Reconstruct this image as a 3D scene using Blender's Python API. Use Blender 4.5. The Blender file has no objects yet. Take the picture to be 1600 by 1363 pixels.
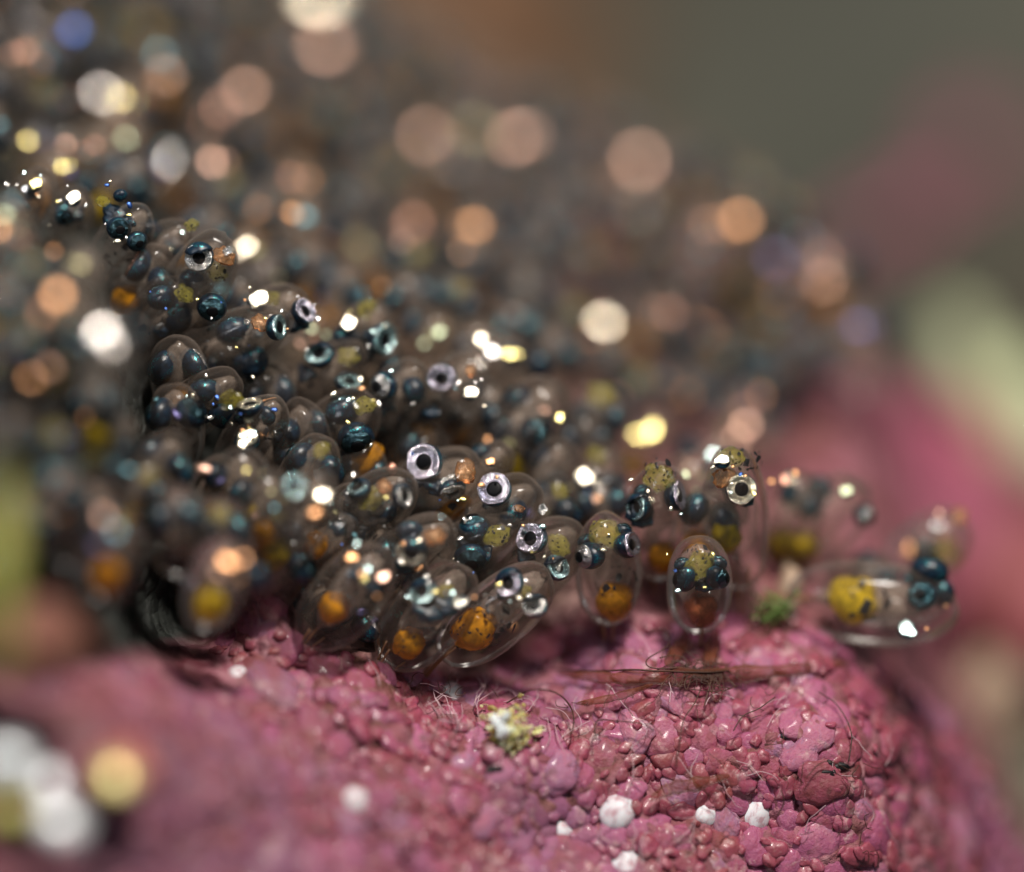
import bpy, math, random
import numpy as np
from mathutils import Vector, Matrix, noise, Quaternion

S = 110.0      # photograph pixels per millimetre in the plane of focus; 1 unit = 1 mm
D = 60.0       # camera to plane of focus
sc = bpy.context.scene
col = sc.collection
# ---------------------------------------------------------------- camera
cam_d = bpy.data.cameras.new("camera"); cam = bpy.data.objects.new("camera", cam_d); col.objects.link(cam)
cam.location = (0, -D, 0); cam.rotation_euler = (math.radians(90), 0, 0)
cam_d.sensor_width = 36.0; cam_d.lens = 36.0 * D / (1600 / S)
cam_d.clip_start = 1.0; cam_d.clip_end = 2000
cam_d.dof.use_dof = True; cam_d.dof.focus_distance = D
cam_d.dof.aperture_fstop = cam_d.lens * 0.001 / 7.5
sc.camera = cam
# ---------------------------------------------------------------- water light and the two strobes
w = bpy.data.worlds.new("World"); sc.world = w; w.use_nodes = True
bg = w.node_tree.nodes["Background"]; bg.inputs[0].default_value = (0.29, 0.36, 0.37, 1); bg.inputs[1].default_value = 0.32
STROBES = []
def strobe(name, loc, size, power, colour):
    l = bpy.data.lights.new(name, 'AREA'); l.shape = 'DISK'; l.size = size; l.energy = power; l.color = colour
    o = bpy.data.objects.new(name, l); col.objects.link(o); o.location = loc
    o.rotation_euler = (Vector((0, 0, 0)) - Vector(loc)).to_track_quat('-Z', 'Y').to_euler()
    STROBES.append(Vector(loc))
strobe("strobe_light", (10, -36, 46), 8, 50000, (1.0, 0.93, 0.85))
strobe("strobe_light", (-38, -44, 22), 9, 9000, (0.93, 0.95, 1.0))
sc.view_settings.view_transform = 'Standard'; sc.view_settings.look = 'None'
sc.view_settings.exposure = 0; sc.view_settings.gamma = 1
sc.render.engine = 'CYCLES'
cy = sc.cycles
cy.use_denoising = True
cy.max_bounces = 8; cy.transparent_max_bounces = 48; cy.diffuse_bounces = 3; cy.glossy_bounces = 3; cy.transmission_bounces = 4
cy.caustics_reflective = False; cy.caustics_refractive = False
cy.sample_clamp_indirect = 4
cy.adaptive_threshold = 0.01

rnd = random.Random(11)
# ---------------------------------------------------------------- places
def P(px, py, z):
    k = (D + z) / D / S
    return Vector(((px - 800) * k, z, (681.5 - py) * k))
def R2z(R):            # signed blur radius (photo px) -> depth behind the plane of focus
    return 60.0 * R / (462.0 - R)
def tps_fit(pts, vals, lam):
    p = np.array(pts, float) / 400.0; n = len(p)
    d2 = ((p[:, None] - p[None]) ** 2).sum(-1)
    K = np.where(d2 > 0, d2 * np.log(d2 + 1e-12) * .5, 0) + lam * np.eye(n)
    Pm = np.hstack([np.ones((n, 1)), p]); A = np.zeros((n + 3, n + 3))
    A[:n, :n] = K; A[:n, n:] = Pm; A[n:, :n] = Pm.T
    c = np.linalg.solve(A, np.concatenate([np.array(vals, float), np.zeros(3)]))
    def f(x, y):
        q = np.stack([np.ravel(x), np.ravel(y)], -1) / 400.0
        d2 = ((q[:, None] - p[None]) ** 2).sum(-1)
        U = np.where(d2 > 0, d2 * np.log(d2 + 1e-12) * .5, 0)
        return U @ c[:n] + c[n] + q @ c[n + 1:]
    return f
EGG_CP = [(190,350,0),(320,400,0),(250,480,-1),(400,520,0),(540,650,0),(660,720,0),(775,765,0),(735,870,0),(950,830,0),
 (1095,890,0),(1150,760,1),(940,760,2),(600,540,4),(690,590,5),(545,510,6),(780,550,14),(690,520,12),(735,615,7),(820,630,6),
 (930,650,12),(1015,675,20),(1165,650,32),(1320,770,14),(1465,835,12),(1370,940,5),(945,505,37),(1085,520,42),(1160,345,41),
 (1285,430,42),(1340,510,37),(1000,250,58),(740,355,35),(650,350,38),(470,340,22),(385,390,18),(265,250,34),(195,220,23),
 (40,220,19),(50,290,8),(110,310,6),(100,230,17),(160,150,37),(250,120,40),(370,145,46),(115,45,38),(510,100,58),(500,0,62),
 (670,215,54),(800,215,54),(125,415,-18),(85,465,-34),(155,520,-36),(75,575,-32),(10,340,-16),(180,830,-30),(355,880,-22),
 (550,870,-10),(600,900,-11),(460,765,-13),(505,775,-13),(400,640,-4),(390,690,-4),(340,745,-8),(520,950,-8),(640,990,-6),
 (740,980,-3),(795,910,-3),(835,945,-6),(650,930,-8),(170,650,-24),(330,610,-4),(640,860,-6),(540,820,-8),(0,700,-40),
 (0,0,30),(1200,200,52),(-100,450,-40),(0,950,-38),(1050,700,8)]
_ez = tps_fit([(a, b) for a, b, c in EGG_CP], [R2z(c) for a, b, c in EGG_CP], 0.004)
def eggz(x, y): return float(_ez(np.array([x]), np.array([y]))[0])
ROCK_CP = [(1000,1050,.35),(1200,1100,.45),(800,1100,.1),(1200,1300,.1),(900,1300,-.4),(1000,1400,-.8),(600,1100,-.6),(550,1250,-1.6),
 (400,985,-.4),(400,1150,-1.8),(250,1100,-3),(100,1150,-4.3),(0,1200,-5.2),(0,1400,-6),(250,1350,-4),(-150,1200,-6.5),
 (0,1070,-4.2),(-150,1050,-5),(1400,1150,1.0),(1500,1250,2.6),(1450,1350,1.2),(1600,1400,3.4),(1300,1010,1.2),(1450,1080,3.4),
 (650,1060,.3),(1100,1000,.9),(1220,985,1.4),(290,975,1.0),(330,925,1.2),(200,960,-1.0),(825,1012,2.0),(950,1000,.9),(500,1040,-.4),(1480,1000,3.6)]
for a, b, c in EGG_CP:
    if not (b > 930 and a > 380): ROCK_CP.append((a, b, R2z(c) + 1.75))
_rz = tps_fit([(a, b) for a, b, c in ROCK_CP], [c for a, b, c in ROCK_CP], 0.01)
def rockz(x, y): return float(_rz(np.array([x]), np.array([y]))[0])
def rockn(x, y):
    a, b, c = P(x, y, rockz(x, y)), P(x + 6, y, rockz(x + 6, y)), P(x, y + 6, rockz(x, y + 6))
    n = (b - a).cross(c - a).normalized()
    return n if n.y < 0 else -n
# ---------------------------------------------------------------- materials
def new_mat(name):
    m = bpy.data.materials.new(name); m.use_nodes = True; nt = m.node_tree; nt.nodes.clear()
    out = nt.nodes.new('ShaderNodeOutputMaterial'); return m, nt, out
def N(nt, t, **kw):
    n = nt.nodes.new(t)
    for k, v in kw.items():
        if k.startswith('i_'): n.inputs[k[2:].replace('_', ' ')].default_value = v
        else: setattr(n, k, v)
    return n
def ramp(nt, fac, stops, interp='LINEAR'):
    r = nt.nodes.new('ShaderNodeValToRGB'); cr = r.color_ramp; cr.interpolation = interp
    while len(cr.elements) < len(stops): cr.elements.new(.5)
    for e, (p, c) in zip(cr.elements, stops):
        e.position = p; e.color = (*c, 1) if len(c) == 3 else c
    nt.links.new(fac, r.inputs[0]); return r.outputs[0]
def coords(nt, scale_noise, detail=3, rough=.55, dist=0.0, src='Object', kind='ShaderNodeTexNoise'):
    tc = N(nt, 'ShaderNodeTexCoord'); n = N(nt, kind); n.inputs['Scale'].default_value = scale_noise
    if kind == 'ShaderNodeTexNoise':
        n.inputs['Detail'].default_value = detail; n.inputs['Roughness'].default_value = rough; n.inputs['Distortion'].default_value = dist
    nt.links.new(tc.outputs[src], n.inputs['Vector']); return n
def bump(nt, h, strength, dist=.05):
    b = N(nt, 'ShaderNodeBump'); b.inputs['Strength'].default_value = strength; b.inputs['Distance'].default_value = dist
    nt.links.new(h, b.inputs['Height']); return b.outputs[0]
def mathn(nt, op, a, b=None, c=None, clamp=False):
    m = N(nt, 'ShaderNodeMath', operation=op); m.use_clamp = clamp
    for i, v in enumerate((a, b, c)):
        if v is None: continue
        if isinstance(v, (int, float)): m.inputs[i].default_value = v
        else: nt.links.new(v, m.inputs[i])
    return m.outputs[0]
def mixc(nt, f, a, b, mode='MIX'):
    m = N(nt, 'ShaderNodeMix', data_type='RGBA', blend_type=mode)
    for s, v in ((m.inputs[0], f), (m.inputs[6], a), (m.inputs[7], b)):
        if isinstance(v, (int, float)): s.default_value = v
        elif isinstance(v, tuple): s.default_value = (*v, 1)
        else: nt.links.new(v, s)
    return m.outputs[2]
def clearish(name, tint, base, rim, glossf, power=3.0, rough=.12, noise_scale=None, gl=(1, 1, 1)):
    """thin tissue in water: mostly see-through, a little milky, milkier at the rim, faint sheen"""
    m, nt, out = new_mat(name)
    lw = N(nt, 'ShaderNodeLayerWeight'); lw.inputs[0].default_value = .5
    f = mathn(nt, 'POWER', lw.outputs['Facing'], power)
    f = mathn(nt, 'MULTIPLY_ADD', f, rim, base, clamp=True)
    tr = N(nt, 'ShaderNodeBsdfTransparent'); df = N(nt, 'ShaderNodeBsdfDiffuse'); tl = N(nt, 'ShaderNodeBsdfTranslucent')
    if noise_scale:
        n = coords(nt, noise_scale, 4, .6, .4)
        c = ramp(nt, n.outputs[0], [(.3, tuple(x * .45 for x in tint)), (.7, tint)])
        nt.links.new(c, df.inputs[0]); nt.links.new(c, tl.inputs[0])
        k = mathn(nt, 'MULTIPLY_ADD', n.outputs[0], 1.4, .3); f = mathn(nt, 'MULTIPLY', f, k, clamp=True)
    else:
        df.inputs[0].default_value = tl.inputs[0].default_value = (*tint, 1)
    tr.inputs[0].default_value = (1, .997, .99, 1)
    m1 = N(nt, 'ShaderNodeMixShader'); m1.inputs[0].default_value = .45
    nt.links.new(df.outputs[0], m1.inputs[1]); nt.links.new(tl.outputs[0], m1.inputs[2])
    m2 = N(nt, 'ShaderNodeMixShader'); nt.links.new(f, m2.inputs[0])
    nt.links.new(tr.outputs[0], m2.inputs[1]); nt.links.new(m1.outputs[0], m2.inputs[2])
    g = N(nt, 'ShaderNodeBsdfGlossy'); g.inputs['Roughness'].default_value = rough; g.inputs[0].default_value = (*gl, 1)
    fr = N(nt, 'ShaderNodeFresnel'); fr.inputs[0].default_value = 1.22
    gf = mathn(nt, 'MULTIPLY', fr.outputs[0], glossf, clamp=True)
    m3 = N(nt, 'ShaderNodeMixShader'); nt.links.new(gf, m3.inputs[0])
    nt.links.new(m2.outputs[0], m3.inputs[1]); nt.links.new(g.outputs[0], m3.inputs[2])
    nt.links.new(m3.outputs[0], out.inputs[0]); return m
def solid(name, stops, nscale, rough=.5, metal=0.0, bumpk=.3, sss=0.0, coat=0.0, rnd_mix=0.0, detail=4, bdist=.05, spec=.4, dist=.3):
    m, nt, out = new_mat(name)
    n = coords(nt, nscale, detail, .6, dist)
    fac = n.outputs[0]
    if rnd_mix:
        oi = N(nt, 'ShaderNodeObjectInfo')
        a = mathn(nt, 'MULTIPLY', oi.outputs['Random'], rnd_mix)
        b = mathn(nt, 'MULTIPLY', fac, 1 - rnd_mix); fac = mathn(nt, 'ADD', a, b, clamp=True)
    c = ramp(nt, fac, stops)
    p = N(nt, 'ShaderNodeBsdfPrincipled'); nt.links.new(c, p.inputs['Base Color'])
    p.inputs['Roughness'].default_value = rough; p.inputs['Metallic'].default_value = metal
    p.inputs['Specular IOR Level'].default_value = spec
    if sss:
        p.inputs['Subsurface Weight'].default_value = sss; p.inputs['Subsurface Radius'].default_value = (1, .45, .4); p.inputs['Subsurface Scale'].default_value = .15
    if coat: p.inputs['Coat Weight'].default_value = coat; p.inputs['Coat Roughness'].default_value = .12
    if bumpk:
        n2 = coords(nt, nscale * 3, 5, .65)
        nt.links.new(bump(nt, n2.outputs[0], bumpk, bdist), p.inputs['Normal'])
    nt.links.new(p.outputs[0], out.inputs[0]); return m
M = {}
M['shell'] = clearish('egg_shell_clear', (.98, .78, .66), .030, .24, .7, 3.5, .12)
M['tissue'] = clearish('embryo_tissue', (1.0, .78, .64), .26, -.14, .5, 2.0, .15, 2.2)
M['spot'] = solid('black_pigment', [(.3, (.004, .004, .006)), (.7, (.015, .012, .012))], 8, .5, bumpk=0)
M['yolk_orange'] = clearish('yolk_orange', (1.0, .42, .02), .94, -.72, .4, 1.5, .22, 1.7)
M['yolk_yellow'] = clearish('yolk_yellow', (1.0, .68, .03), .94, -.72, .4, 1.5, .22, 1.7)
M['yolk_red'] = clearish('yolk_red', (.66, .20, .09), .90, -.72, .4, 1.5, .22, 1.7)
M['body'] = clearish('embryo_body', (.50, .40, .33), .34, .1, .6, 1.8, .2, 5.0)
M['yellow_patch'] = clearish('yellow_pigment', (.72, .62, .10), .31, -.30, .5, 1.4, .2, 2.6)
M['copper_patch'] = clearish('copper_pigment', (.85, .42, .18), .40, -.1, 3.0, 2, .3, 4.0, (1, .62, .38))
def eye_dark():
    m, nt, out = new_mat('eye_dark_blue')
    p = N(nt, 'ShaderNodeBsdfPrincipled')
    n = coords(nt, 1.6, 4, .6)
    base = ramp(nt, n.outputs[0], [(.35, (.003, .006, .012)), (.55, (.005, .020, .042)), (.75, (.010, .042, .065))])
    v = coords(nt, 9, kind='ShaderNodeTexVoronoi')
    n2 = coords(nt, 1.3, 2)
    sp = mathn(nt, 'LESS_THAN', v.outputs['Distance'], .30)
    sp = mathn(nt, 'MULTIPLY', sp, mathn(nt, 'GREATER_THAN', n2.outputs[0], .56))
    nt.links.new(mixc(nt, sp, base, (.03, .42, .44)), p.inputs['Base Color'])
    nt.links.new(mathn(nt, 'MULTIPLY', sp, .9), p.inputs['Metallic'])
    p.inputs['Roughness'].default_value = .33
    n3 = coords(nt, 5, 4)
    nt.links.new(bump(nt, n3.outputs[0], .18, .04), p.inputs['Normal'])
    nt.links.new(p.outputs[0], out.inputs[0]); return m
M['eye_dark'] = eye_dark()
M['pupil'] = solid('pupil_black', [(0, (.002, .002, .003)), (1, (.003, .003, .004))], 2, .5, bumpk=0, spec=.15)
def iris(name, c, rough=.2, metal=1.0, tint2=None, bk=.45):
    m, nt, out = new_mat('iris_' + name)
    p = N(nt, 'ShaderNodeBsdfPrincipled')
    n = coords(nt, 1.5, 6, .62, 1.2)
    c2 = tint2 or tuple(x * .22 for x in c)
    nt.links.new(ramp(nt, n.outputs[0], [(.32, c2), (.5, c), (.72, tuple(min(1, x * 1.2) for x in c))]), p.inputs['Base Color'])
    p.inputs['Metallic'].default_value = metal; p.inputs['Roughness'].default_value = rough
    n3 = coords(nt, 3.6, 5, .72, .8)
    nt.links.new(bump(nt, n3.outputs[0], bk, .22), p.inputs['Normal'])
    nt.links.new(p.outputs[0], out.inputs[0]); return m
IR = dict(silver=(.84, .77, .92), white=(.95, .9, .86), cream=(.95, .84, .66), peach=(.90, .54, .41), orange=(.92, .46, .22),
          yellow=(.85, .72, .28), olive=(.26, .24, .13), green=(.42, .48, .32), teal=(.10, .22, .26), blue=(.06, .13, .40),
          indigo=(.11, .10, .22), rosy=(.50, .25, .18), grey=(.50, .48, .48), dark=(.05, .10, .12))
for k, c in IR.items(): M['iris_' + k] = iris(k, c)
for k, c in IR.items(): M['plate_' + k] = iris('plate_' + k, c, .24 if k in ('white', 'cream', 'yellow') else .38, 1.0, tuple(x * .6 for x in c), .10)
M['plate_aqua'] = iris('plate_aqua', (.62, .80, .80), .23, 1.0, (.4, .65, .66), .08)
M['iris_aqua'] = iris('aqua', (.62, .80, .80), tint2=(.05, .35, .40))
M['thread'] = solid('egg_thread', [(.3, (.20, .09, .04)), (.7, (.42, .22, .11))], 2, .5, sss=0, bumpk=.2)
M['hair'] = solid('dark_hair', [(.3, (.03, .012, .008)), (.7, (.09, .03, .015))], 2, .5, bumpk=0)
M['web'] = solid('pale_web', [(.3, (.42, .24, .28)), (.7, (.62, .46, .48))], 2, .5, bumpk=0)
M['brown_film'] = clearish('brown_film', (.40, .13, .06), .36, .3, .3, 2, .35, 2.5)
PINKS = [(.18, (.20, .04, .045)), (.32, (.31, .062, .10)), (.44, (.37, .08, .16)), (.54, (.39, .095, .20)), (.64, (.45, .14, .22)), (.74, (.35, .15, .26)), (.88, (.52, .30, .31))]
def patches(m):
    nt = m.node_tree; p = next(n for n in nt.nodes if n.type == 'BSDF_PRINCIPLED'); src = p.inputs['Base Color'].links[0].from_socket
    g = N(nt, 'ShaderNodeNewGeometry')
    def wn(scale, det, off):
        mp = N(nt, 'ShaderNodeMapping'); mp.inputs['Location'].default_value = off; nt.links.new(g.outputs['Position'], mp.inputs[0])
        n = N(nt, 'ShaderNodeTexNoise'); n.inputs['Scale'].default_value = scale; n.inputs['Detail'].default_value = det; n.inputs['Roughness'].default_value = .65; n.inputs['Distortion'].default_value = .6
        nt.links.new(mp.outputs[0], n.inputs['Vector']); return n.outputs[0]
    a = ramp(nt, wn(.55, 6, (3, 1, 2)), [(.56, (0, 0, 0)), (.72, (.7, .7, .7))])
    c = mixc(nt, a, src, (.26, .075, .05))
    b = ramp(nt, wn(.35, 4, (9, 4, 7)), [(.46, (0, 0, 0)), (.6, (.6, .6, .6))])
    c = mixc(nt, b, c, (.30, .13, .24))
    d = ramp(nt, wn(3.2, 6, (1, 8, 5)), [(.56, (0, 0, 0)), (.68, (.7, .7, .7))])
    c = mixc(nt, d, c, (.60, .40, .38))
    e = ramp(nt, wn(2.2, 7, (6, 2, 0)), [(.30, (.85, .85, .85)), (.42, (0, 0, 0))])
    c = mixc(nt, e, c, (.10, .035, .03))
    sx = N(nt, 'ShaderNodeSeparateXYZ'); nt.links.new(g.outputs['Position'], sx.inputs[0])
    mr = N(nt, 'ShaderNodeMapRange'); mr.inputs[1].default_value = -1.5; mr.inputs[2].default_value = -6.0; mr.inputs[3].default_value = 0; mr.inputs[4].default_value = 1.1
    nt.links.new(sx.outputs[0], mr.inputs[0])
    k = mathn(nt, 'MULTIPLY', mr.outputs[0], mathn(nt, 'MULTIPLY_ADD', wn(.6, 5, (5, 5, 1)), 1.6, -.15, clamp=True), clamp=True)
    c = mixc(nt, k, c, (.15, .055, .06))             # maroon crust on the left flank, its weaker light put into the colour
    nt.links.new(c, p.inputs['Base Color'])
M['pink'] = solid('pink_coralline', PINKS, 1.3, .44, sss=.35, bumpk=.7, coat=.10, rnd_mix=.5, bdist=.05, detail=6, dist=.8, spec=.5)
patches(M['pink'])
M['white_nodule'] = solid('white_nodule', [(.34, (.50, .32, .36)), (.44, (.68, .62, .66)), (.6, (.78, .77, .80))], 1.4, .45, sss=.3, bumpk=.08)
def crust():
    m, nt, out = new_mat('coralline_crust')
    p = N(nt, 'ShaderNodeBsdfPrincipled')
    n = coords(nt, .55, 6, .62, .5); v = coords(nt, 3.2, kind='ShaderNodeTexVoronoi'); n2 = coords(nt, 2.2, 6, .7, .4)
    a = ramp(nt, n.outputs[0], [(.34, (.14, .05, .035)), (.44, (.23, .06, .08)), (.54, (.32, .10, .15)), (.66, (.40, .20, .24))])
    b = ramp(nt, n2.outputs[0], [(.38, (.14, .06, .03)), (.52, (.36, .11, .14)), (.68, (.55, .30, .32))])
    c = mixc(nt, .5, a, b)
    # the clutch side of the rock is bare, brown and green-grey
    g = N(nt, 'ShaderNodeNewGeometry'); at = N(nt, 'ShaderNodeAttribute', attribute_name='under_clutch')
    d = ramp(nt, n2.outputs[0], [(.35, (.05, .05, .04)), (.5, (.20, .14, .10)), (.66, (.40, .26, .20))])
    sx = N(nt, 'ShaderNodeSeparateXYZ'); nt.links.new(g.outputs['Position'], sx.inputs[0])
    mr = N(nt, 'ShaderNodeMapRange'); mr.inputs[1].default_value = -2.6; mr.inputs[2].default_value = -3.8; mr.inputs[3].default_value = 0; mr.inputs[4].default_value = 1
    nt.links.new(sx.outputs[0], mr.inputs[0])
    d = mixc(nt, mr.outputs[0], d, (.018, .021, .018))      # left flank near black green, the hollow's shade put into the colour
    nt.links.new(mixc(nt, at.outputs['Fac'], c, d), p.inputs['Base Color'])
    p.inputs['Roughness'].default_value = .55
    h = mathn(nt, 'SUBTRACT', n2.outputs[0], v.outputs['Distance'])
    nt.links.new(bump(nt, h, .9, .18), p.inputs['Normal'])
    nt.links.new(p.outputs[0], out.inputs[0]); return m
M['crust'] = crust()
# ---------------------------------------------------------------- mesh helpers
def mk(name, v, f, mat, smooth=True):
    me = bpy.data.meshes.new(name); me.from_pydata([tuple(p) for p in v], [], f); me.materials.append(mat)
    if smooth: me.polygons.foreach_set('use_smooth', [True] * len(me.polygons))
    me.update(); return me
def link(name, me, parent=None, mtx=None):
    o = bpy.data.objects.new(name, me); col.objects.link(o)
    if parent is not None: o.parent = parent
    if mtx is not None: o.matrix_local = mtx
    return o
def tag(o, label=None, cat=None, group=None, kind=None):
    if label: o['label'] = label
    if cat: o['category'] = cat
    if group: o['group'] = group
    if kind: o['kind'] = kind
    return o
def revolve(prof, seg, warp=0.0, seed=0):
    """prof: list of (r, z); first and last r may be 0"""
    v, f, rings = [], [], []
    for r, z in prof:
        if r < 1e-6: rings.append([len(v)]); v.append(Vector((0, 0, z))); continue
        ids = []
        for i in range(seg):
            a = 2 * math.pi * i / seg
            p = Vector((r * math.cos(a), r * math.sin(a), z))
            if warp: p *= 1 + warp * noise.noise(p * 1.3 + Vector((seed * 7.1, 0, 0)))
            ids.append(len(v)); v.append(p)
        rings.append(ids)
    for a, b in zip(rings, rings[1:]):
        for i in range(seg):
            j = (i + 1) % seg
            if len(a) == 1: f.append((a[0], b[j], b[i])) if len(b) > 1 else None
            elif len(b) == 1: f.append((a[i], a[j], b[0]))
            else: f.append((a[i], a[j], b[j], b[i]))
    return v, f
def sphere_prof(n, a0=180, a1=0, r=1.0):
    return [(max(0, r * math.sin(math.radians(a0 + (a1 - a0) * i / n))), r * math.cos(math.radians(a0 + (a1 - a0) * i / n))) for i in range(n + 1)]
def fix(prof): return [(0 if r < 1e-4 else r, z) for r, z in prof]
def shell_prof(taper, n=30):
    out = []
    for i in range(n + 1):
        t = .5 - .5 * math.cos(math.pi * i / n)
        u = 2 * t - 1
        r = max(0, 1 - abs(u) ** 2.35) ** (1 / 2.15)
        if taper: r *= .18 + .82 * min(1, (t / .62)) ** 1.15 if t < .62 else 1
        out.append((r, t))
    out[0] = (0, 0); out[-1] = (0, 1); return out
SH = {}
for k in range(3):
    for tp in (0, 1):
        v, f = revolve(shell_prof(tp), 36, .05, k + 3 * tp)
        SH[(tp, k)] = mk('egg_shell', v, f, M['shell'])
def blob(name, mat, warp, seed, nseg=14, nring=9, sc3=(1, 1, 1), fr=1.3):
    v, f = revolve(fix(sphere_prof(nring)), nseg)
    o = Vector((seed * 5.3, seed * 2.1, 1.7))
    v2 = []
    for p in v:
        k = 1 + warp * noise.noise(p * fr + o) + warp * .5 * noise.noise(p * fr * 2.3 + o)
        v2.append(Vector((p.x * k * sc3[0], p.y * k * sc3[1], p.z * k * sc3[2])))
    return mk(name, v2, f, mat)
EYE = mk('eye', *revolve(fix(sphere_prof(18)), 28), M['eye_dark'])
EYE_CUP = mk('eye', *revolve(fix(sphere_prof(14, 180, 70)) + [(.90, .26), (.5, .2), (0, .18)], 28), M['eye_dark'])
PUP_IN = mk('pupil', *revolve([(0, .16), (.44, .2), (.455, .34), (.42, .39), (.25, .43), (0, .44)], 20), M['pupil'])
EYE_LO = mk('eye', *revolve(fix(sphere_prof(10)), 16), M['eye_dark'])
def iris_mesh(mat, seg=32, wide=True):
    pr = []
    for a in ((80, 76, 68, 60, 50, 40, 31, 25) if wide else (58, 54, 48, 42, 36, 30, 25)):
        e_ = a in (80, 58); pr.append((1.035 * math.sin(math.radians(a)) * (.97 if e_ else 1), 1.035 * math.cos(math.radians(a)) - (.05 if e_ else 0)))
    pr[-1] = (.47, .93); pr += [(.42, .985), (.385, .99), (.36, .88)]
    if wide: pr = [(.955, .30), (.965, .40), (.94, .49), (.89, .525), (.82, .51), (.72, .455), (.62, .39), (.54, .335), (.50, .335), (.47, .35), (.45, .34), (.43, .22)]
    v, f = revolve(pr, seg)
    for p in v:
        k = 1 + (.11 if wide else .05) * noise.noise(p * 1.6); p.x *= k; p.y *= k; p.z += .02 * noise.noise(p * 6)
    return mk('iris', v, f, mat)
IRM = {k[5:]: iris_mesh(m, wide=k[5:] not in ('dark', 'teal', 'grey')) for k, m in M.items() if k.startswith('iris_')}
def cap_mesh(seed, lim):
    v, f = revolve(fix(sphere_prof(18, 172, 24)), 28); o = Vector((seed * 3.3, 1, 2))
    f = [q for q in f if all(v[i].y > lim + .22 * noise.noise(v[i] * 1.9 + o) for i in q)]
    used_ = sorted({i for q in f for i in q}); mp = {i: n for n, i in enumerate(used_)}; n = len(used_)
    V = [v[i] * 1.09 for i in used_] + [v[i] * 1.0 for i in used_]; Q = [tuple(mp[i] for i in q) for q in f]; ed = {}
    for q in Q:
        for a, b in zip(q, q[1:] + q[:1]): ed[(a, b)] = 1
    F_ = Q + [tuple(i + n for i in reversed(q)) for q in Q] + [(b, a, a + n, b + n) for a, b in ed if (b, a) not in ed]
    return mk('eye_cap', V, F_, M['eye_dark'])
CAPS = [cap_mesh(i, l) for i, l in enumerate((.22, .34, .46, .3))]
def plate_mesh(mat, seed=0.0):
    v, f = revolve([(0, .80), (.98, .90), (1.0, 1.0), (.8, 1.06), (.55, 1.11), (.28, 1.14), (0, 1.15)], 22)
    for p in v: p.x *= 1 + .5 * noise.noise(p * 1.3 + Vector((seed, 0, 0))); p.y *= .8 + .5 * noise.noise(p * 1.2 + Vector((4, seed, 0)))
    return mk('iris', v, f, mat)
PLM = {k[6:]: [plate_mesh(m, q * 3.7) for q in range(3)] for k, m in M.items() if k.startswith('plate_')}
PUP = mk('pupil', *revolve([(0, .86), (.36, .90), (.375, .99), (.30, 1.05), (.16, 1.08), (0, 1.09)], 20), M['pupil'])
TISS = [blob('embryo_head', M['tissue'], .18, i, 20, 13) for i in range(3)]
YOLK = {k: [blob('yolk_sac', M[k], .16, i, 20, 13) for i in range(2)] for k in ('yolk_orange', 'yolk_yellow', 'yolk_red')}
YEL = [blob('yellow_patch', M['yellow_patch'], .38, i, 22, 14, fr=1.5) for i in range(3)]
COP = [blob('copper_patch', M['copper_patch'], .6, i, 16, 10, fr=1.8) for i in range(2)]
SIL = [blob('silver_patch', M['iris_' + c], .4, i, 16, 10) for i, c in enumerate(('white', 'cream', 'aqua'))]
DPT = [blob('dark_patch', M['eye_dark'], .55, i + 90, 16, 10) for i in range(3)]
FLK = [blob('silver_fleck', M['plate_' + c], .5, i + 40, 10, 7) for i, c in enumerate(('white', 'cream', 'aqua', 'cream', 'orange', 'yellow', 'blue', 'white'))]
FLK_DIM = [blob('silver_fleck', M['plate_' + c], .5, i + 60, 10, 7) for i, c in enumerate(('peach', 'olive', 'rosy', 'teal', 'orange', 'indigo', 'orange', 'teal'))]
def spots_mesh(seed, n, cone, sizes=(.06, .08, .11, .16)):
    r = random.Random(seed); V, F = [], []
    for _ in range(n):
        while True:
            d = Vector((r.gauss(0, 1), r.gauss(0, 1), r.gauss(0, 1))).normalized()
            if d.y < cone: break
        t = d.orthogonal().normalized(); u = d.cross(t); s = r.choice(sizes) * r.uniform(.7, 1.3)
        k = r.choice((6, 7, 8)); base = len(V)
        ph = r.uniform(0, 6.28); st = r.uniform(.7, 1.6)
        V.append(d * 1.03); V.append(d * .985)
        for i in range(k):
            a = 2 * math.pi * i / k; rr = s * r.uniform(.45, 1.35)
            V.append(d * 1.005 + t * math.cos(a + ph) * rr * st + u * math.sin(a + ph) * rr)
        for i in range(k):
            F.append((base, base + 2 + i, base + 2 + (i + 1) % k)); F.append((base + 1, base + 2 + (i + 1) % k, base + 2 + i))
    return mk('pigment_spots', V, F, M['spot'], False)
SPOT = [spots_mesh(i, 34, .15) for i in range(4)]
SPOT_S = [spots_mesh(i + 9, 40, .15, (.035, .05, .07, .11)) for i in range(3)]
def tube(name, pts, rads, mat, seg=6, parent=None, label=None):
    V, F = [], []; pts = [Vector(p) for p in pts]
    t0 = (pts[1] - pts[0]).normalized(); nrm = t0.orthogonal().normalized()
    for i, p in enumerate(pts):
        t = (pts[min(i + 1, len(pts) - 1)] - pts[max(i - 1, 0)]).normalized()
        nrm = (nrm - t * nrm.dot(t)).normalized(); b = t.cross(nrm); r = rads[i] if isinstance(rads, (list, tuple)) else rads
        for k in range(seg):
            a = 2 * math.pi * k / seg; V.append(p + nrm * math.cos(a) * r + b * math.sin(a) * r)
    for i in range(len(pts) - 1):
        for k in range(seg):
            j = (k + 1) % seg; F.append((i * seg + k, i * seg + j, (i + 1) * seg + j, (i + 1) * seg + k))
    F.append(tuple(range(seg))[::-1]); F.append(tuple(range((len(pts) - 1) * seg, len(pts) * seg)))
    return mk(name, V, F, mat)
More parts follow.
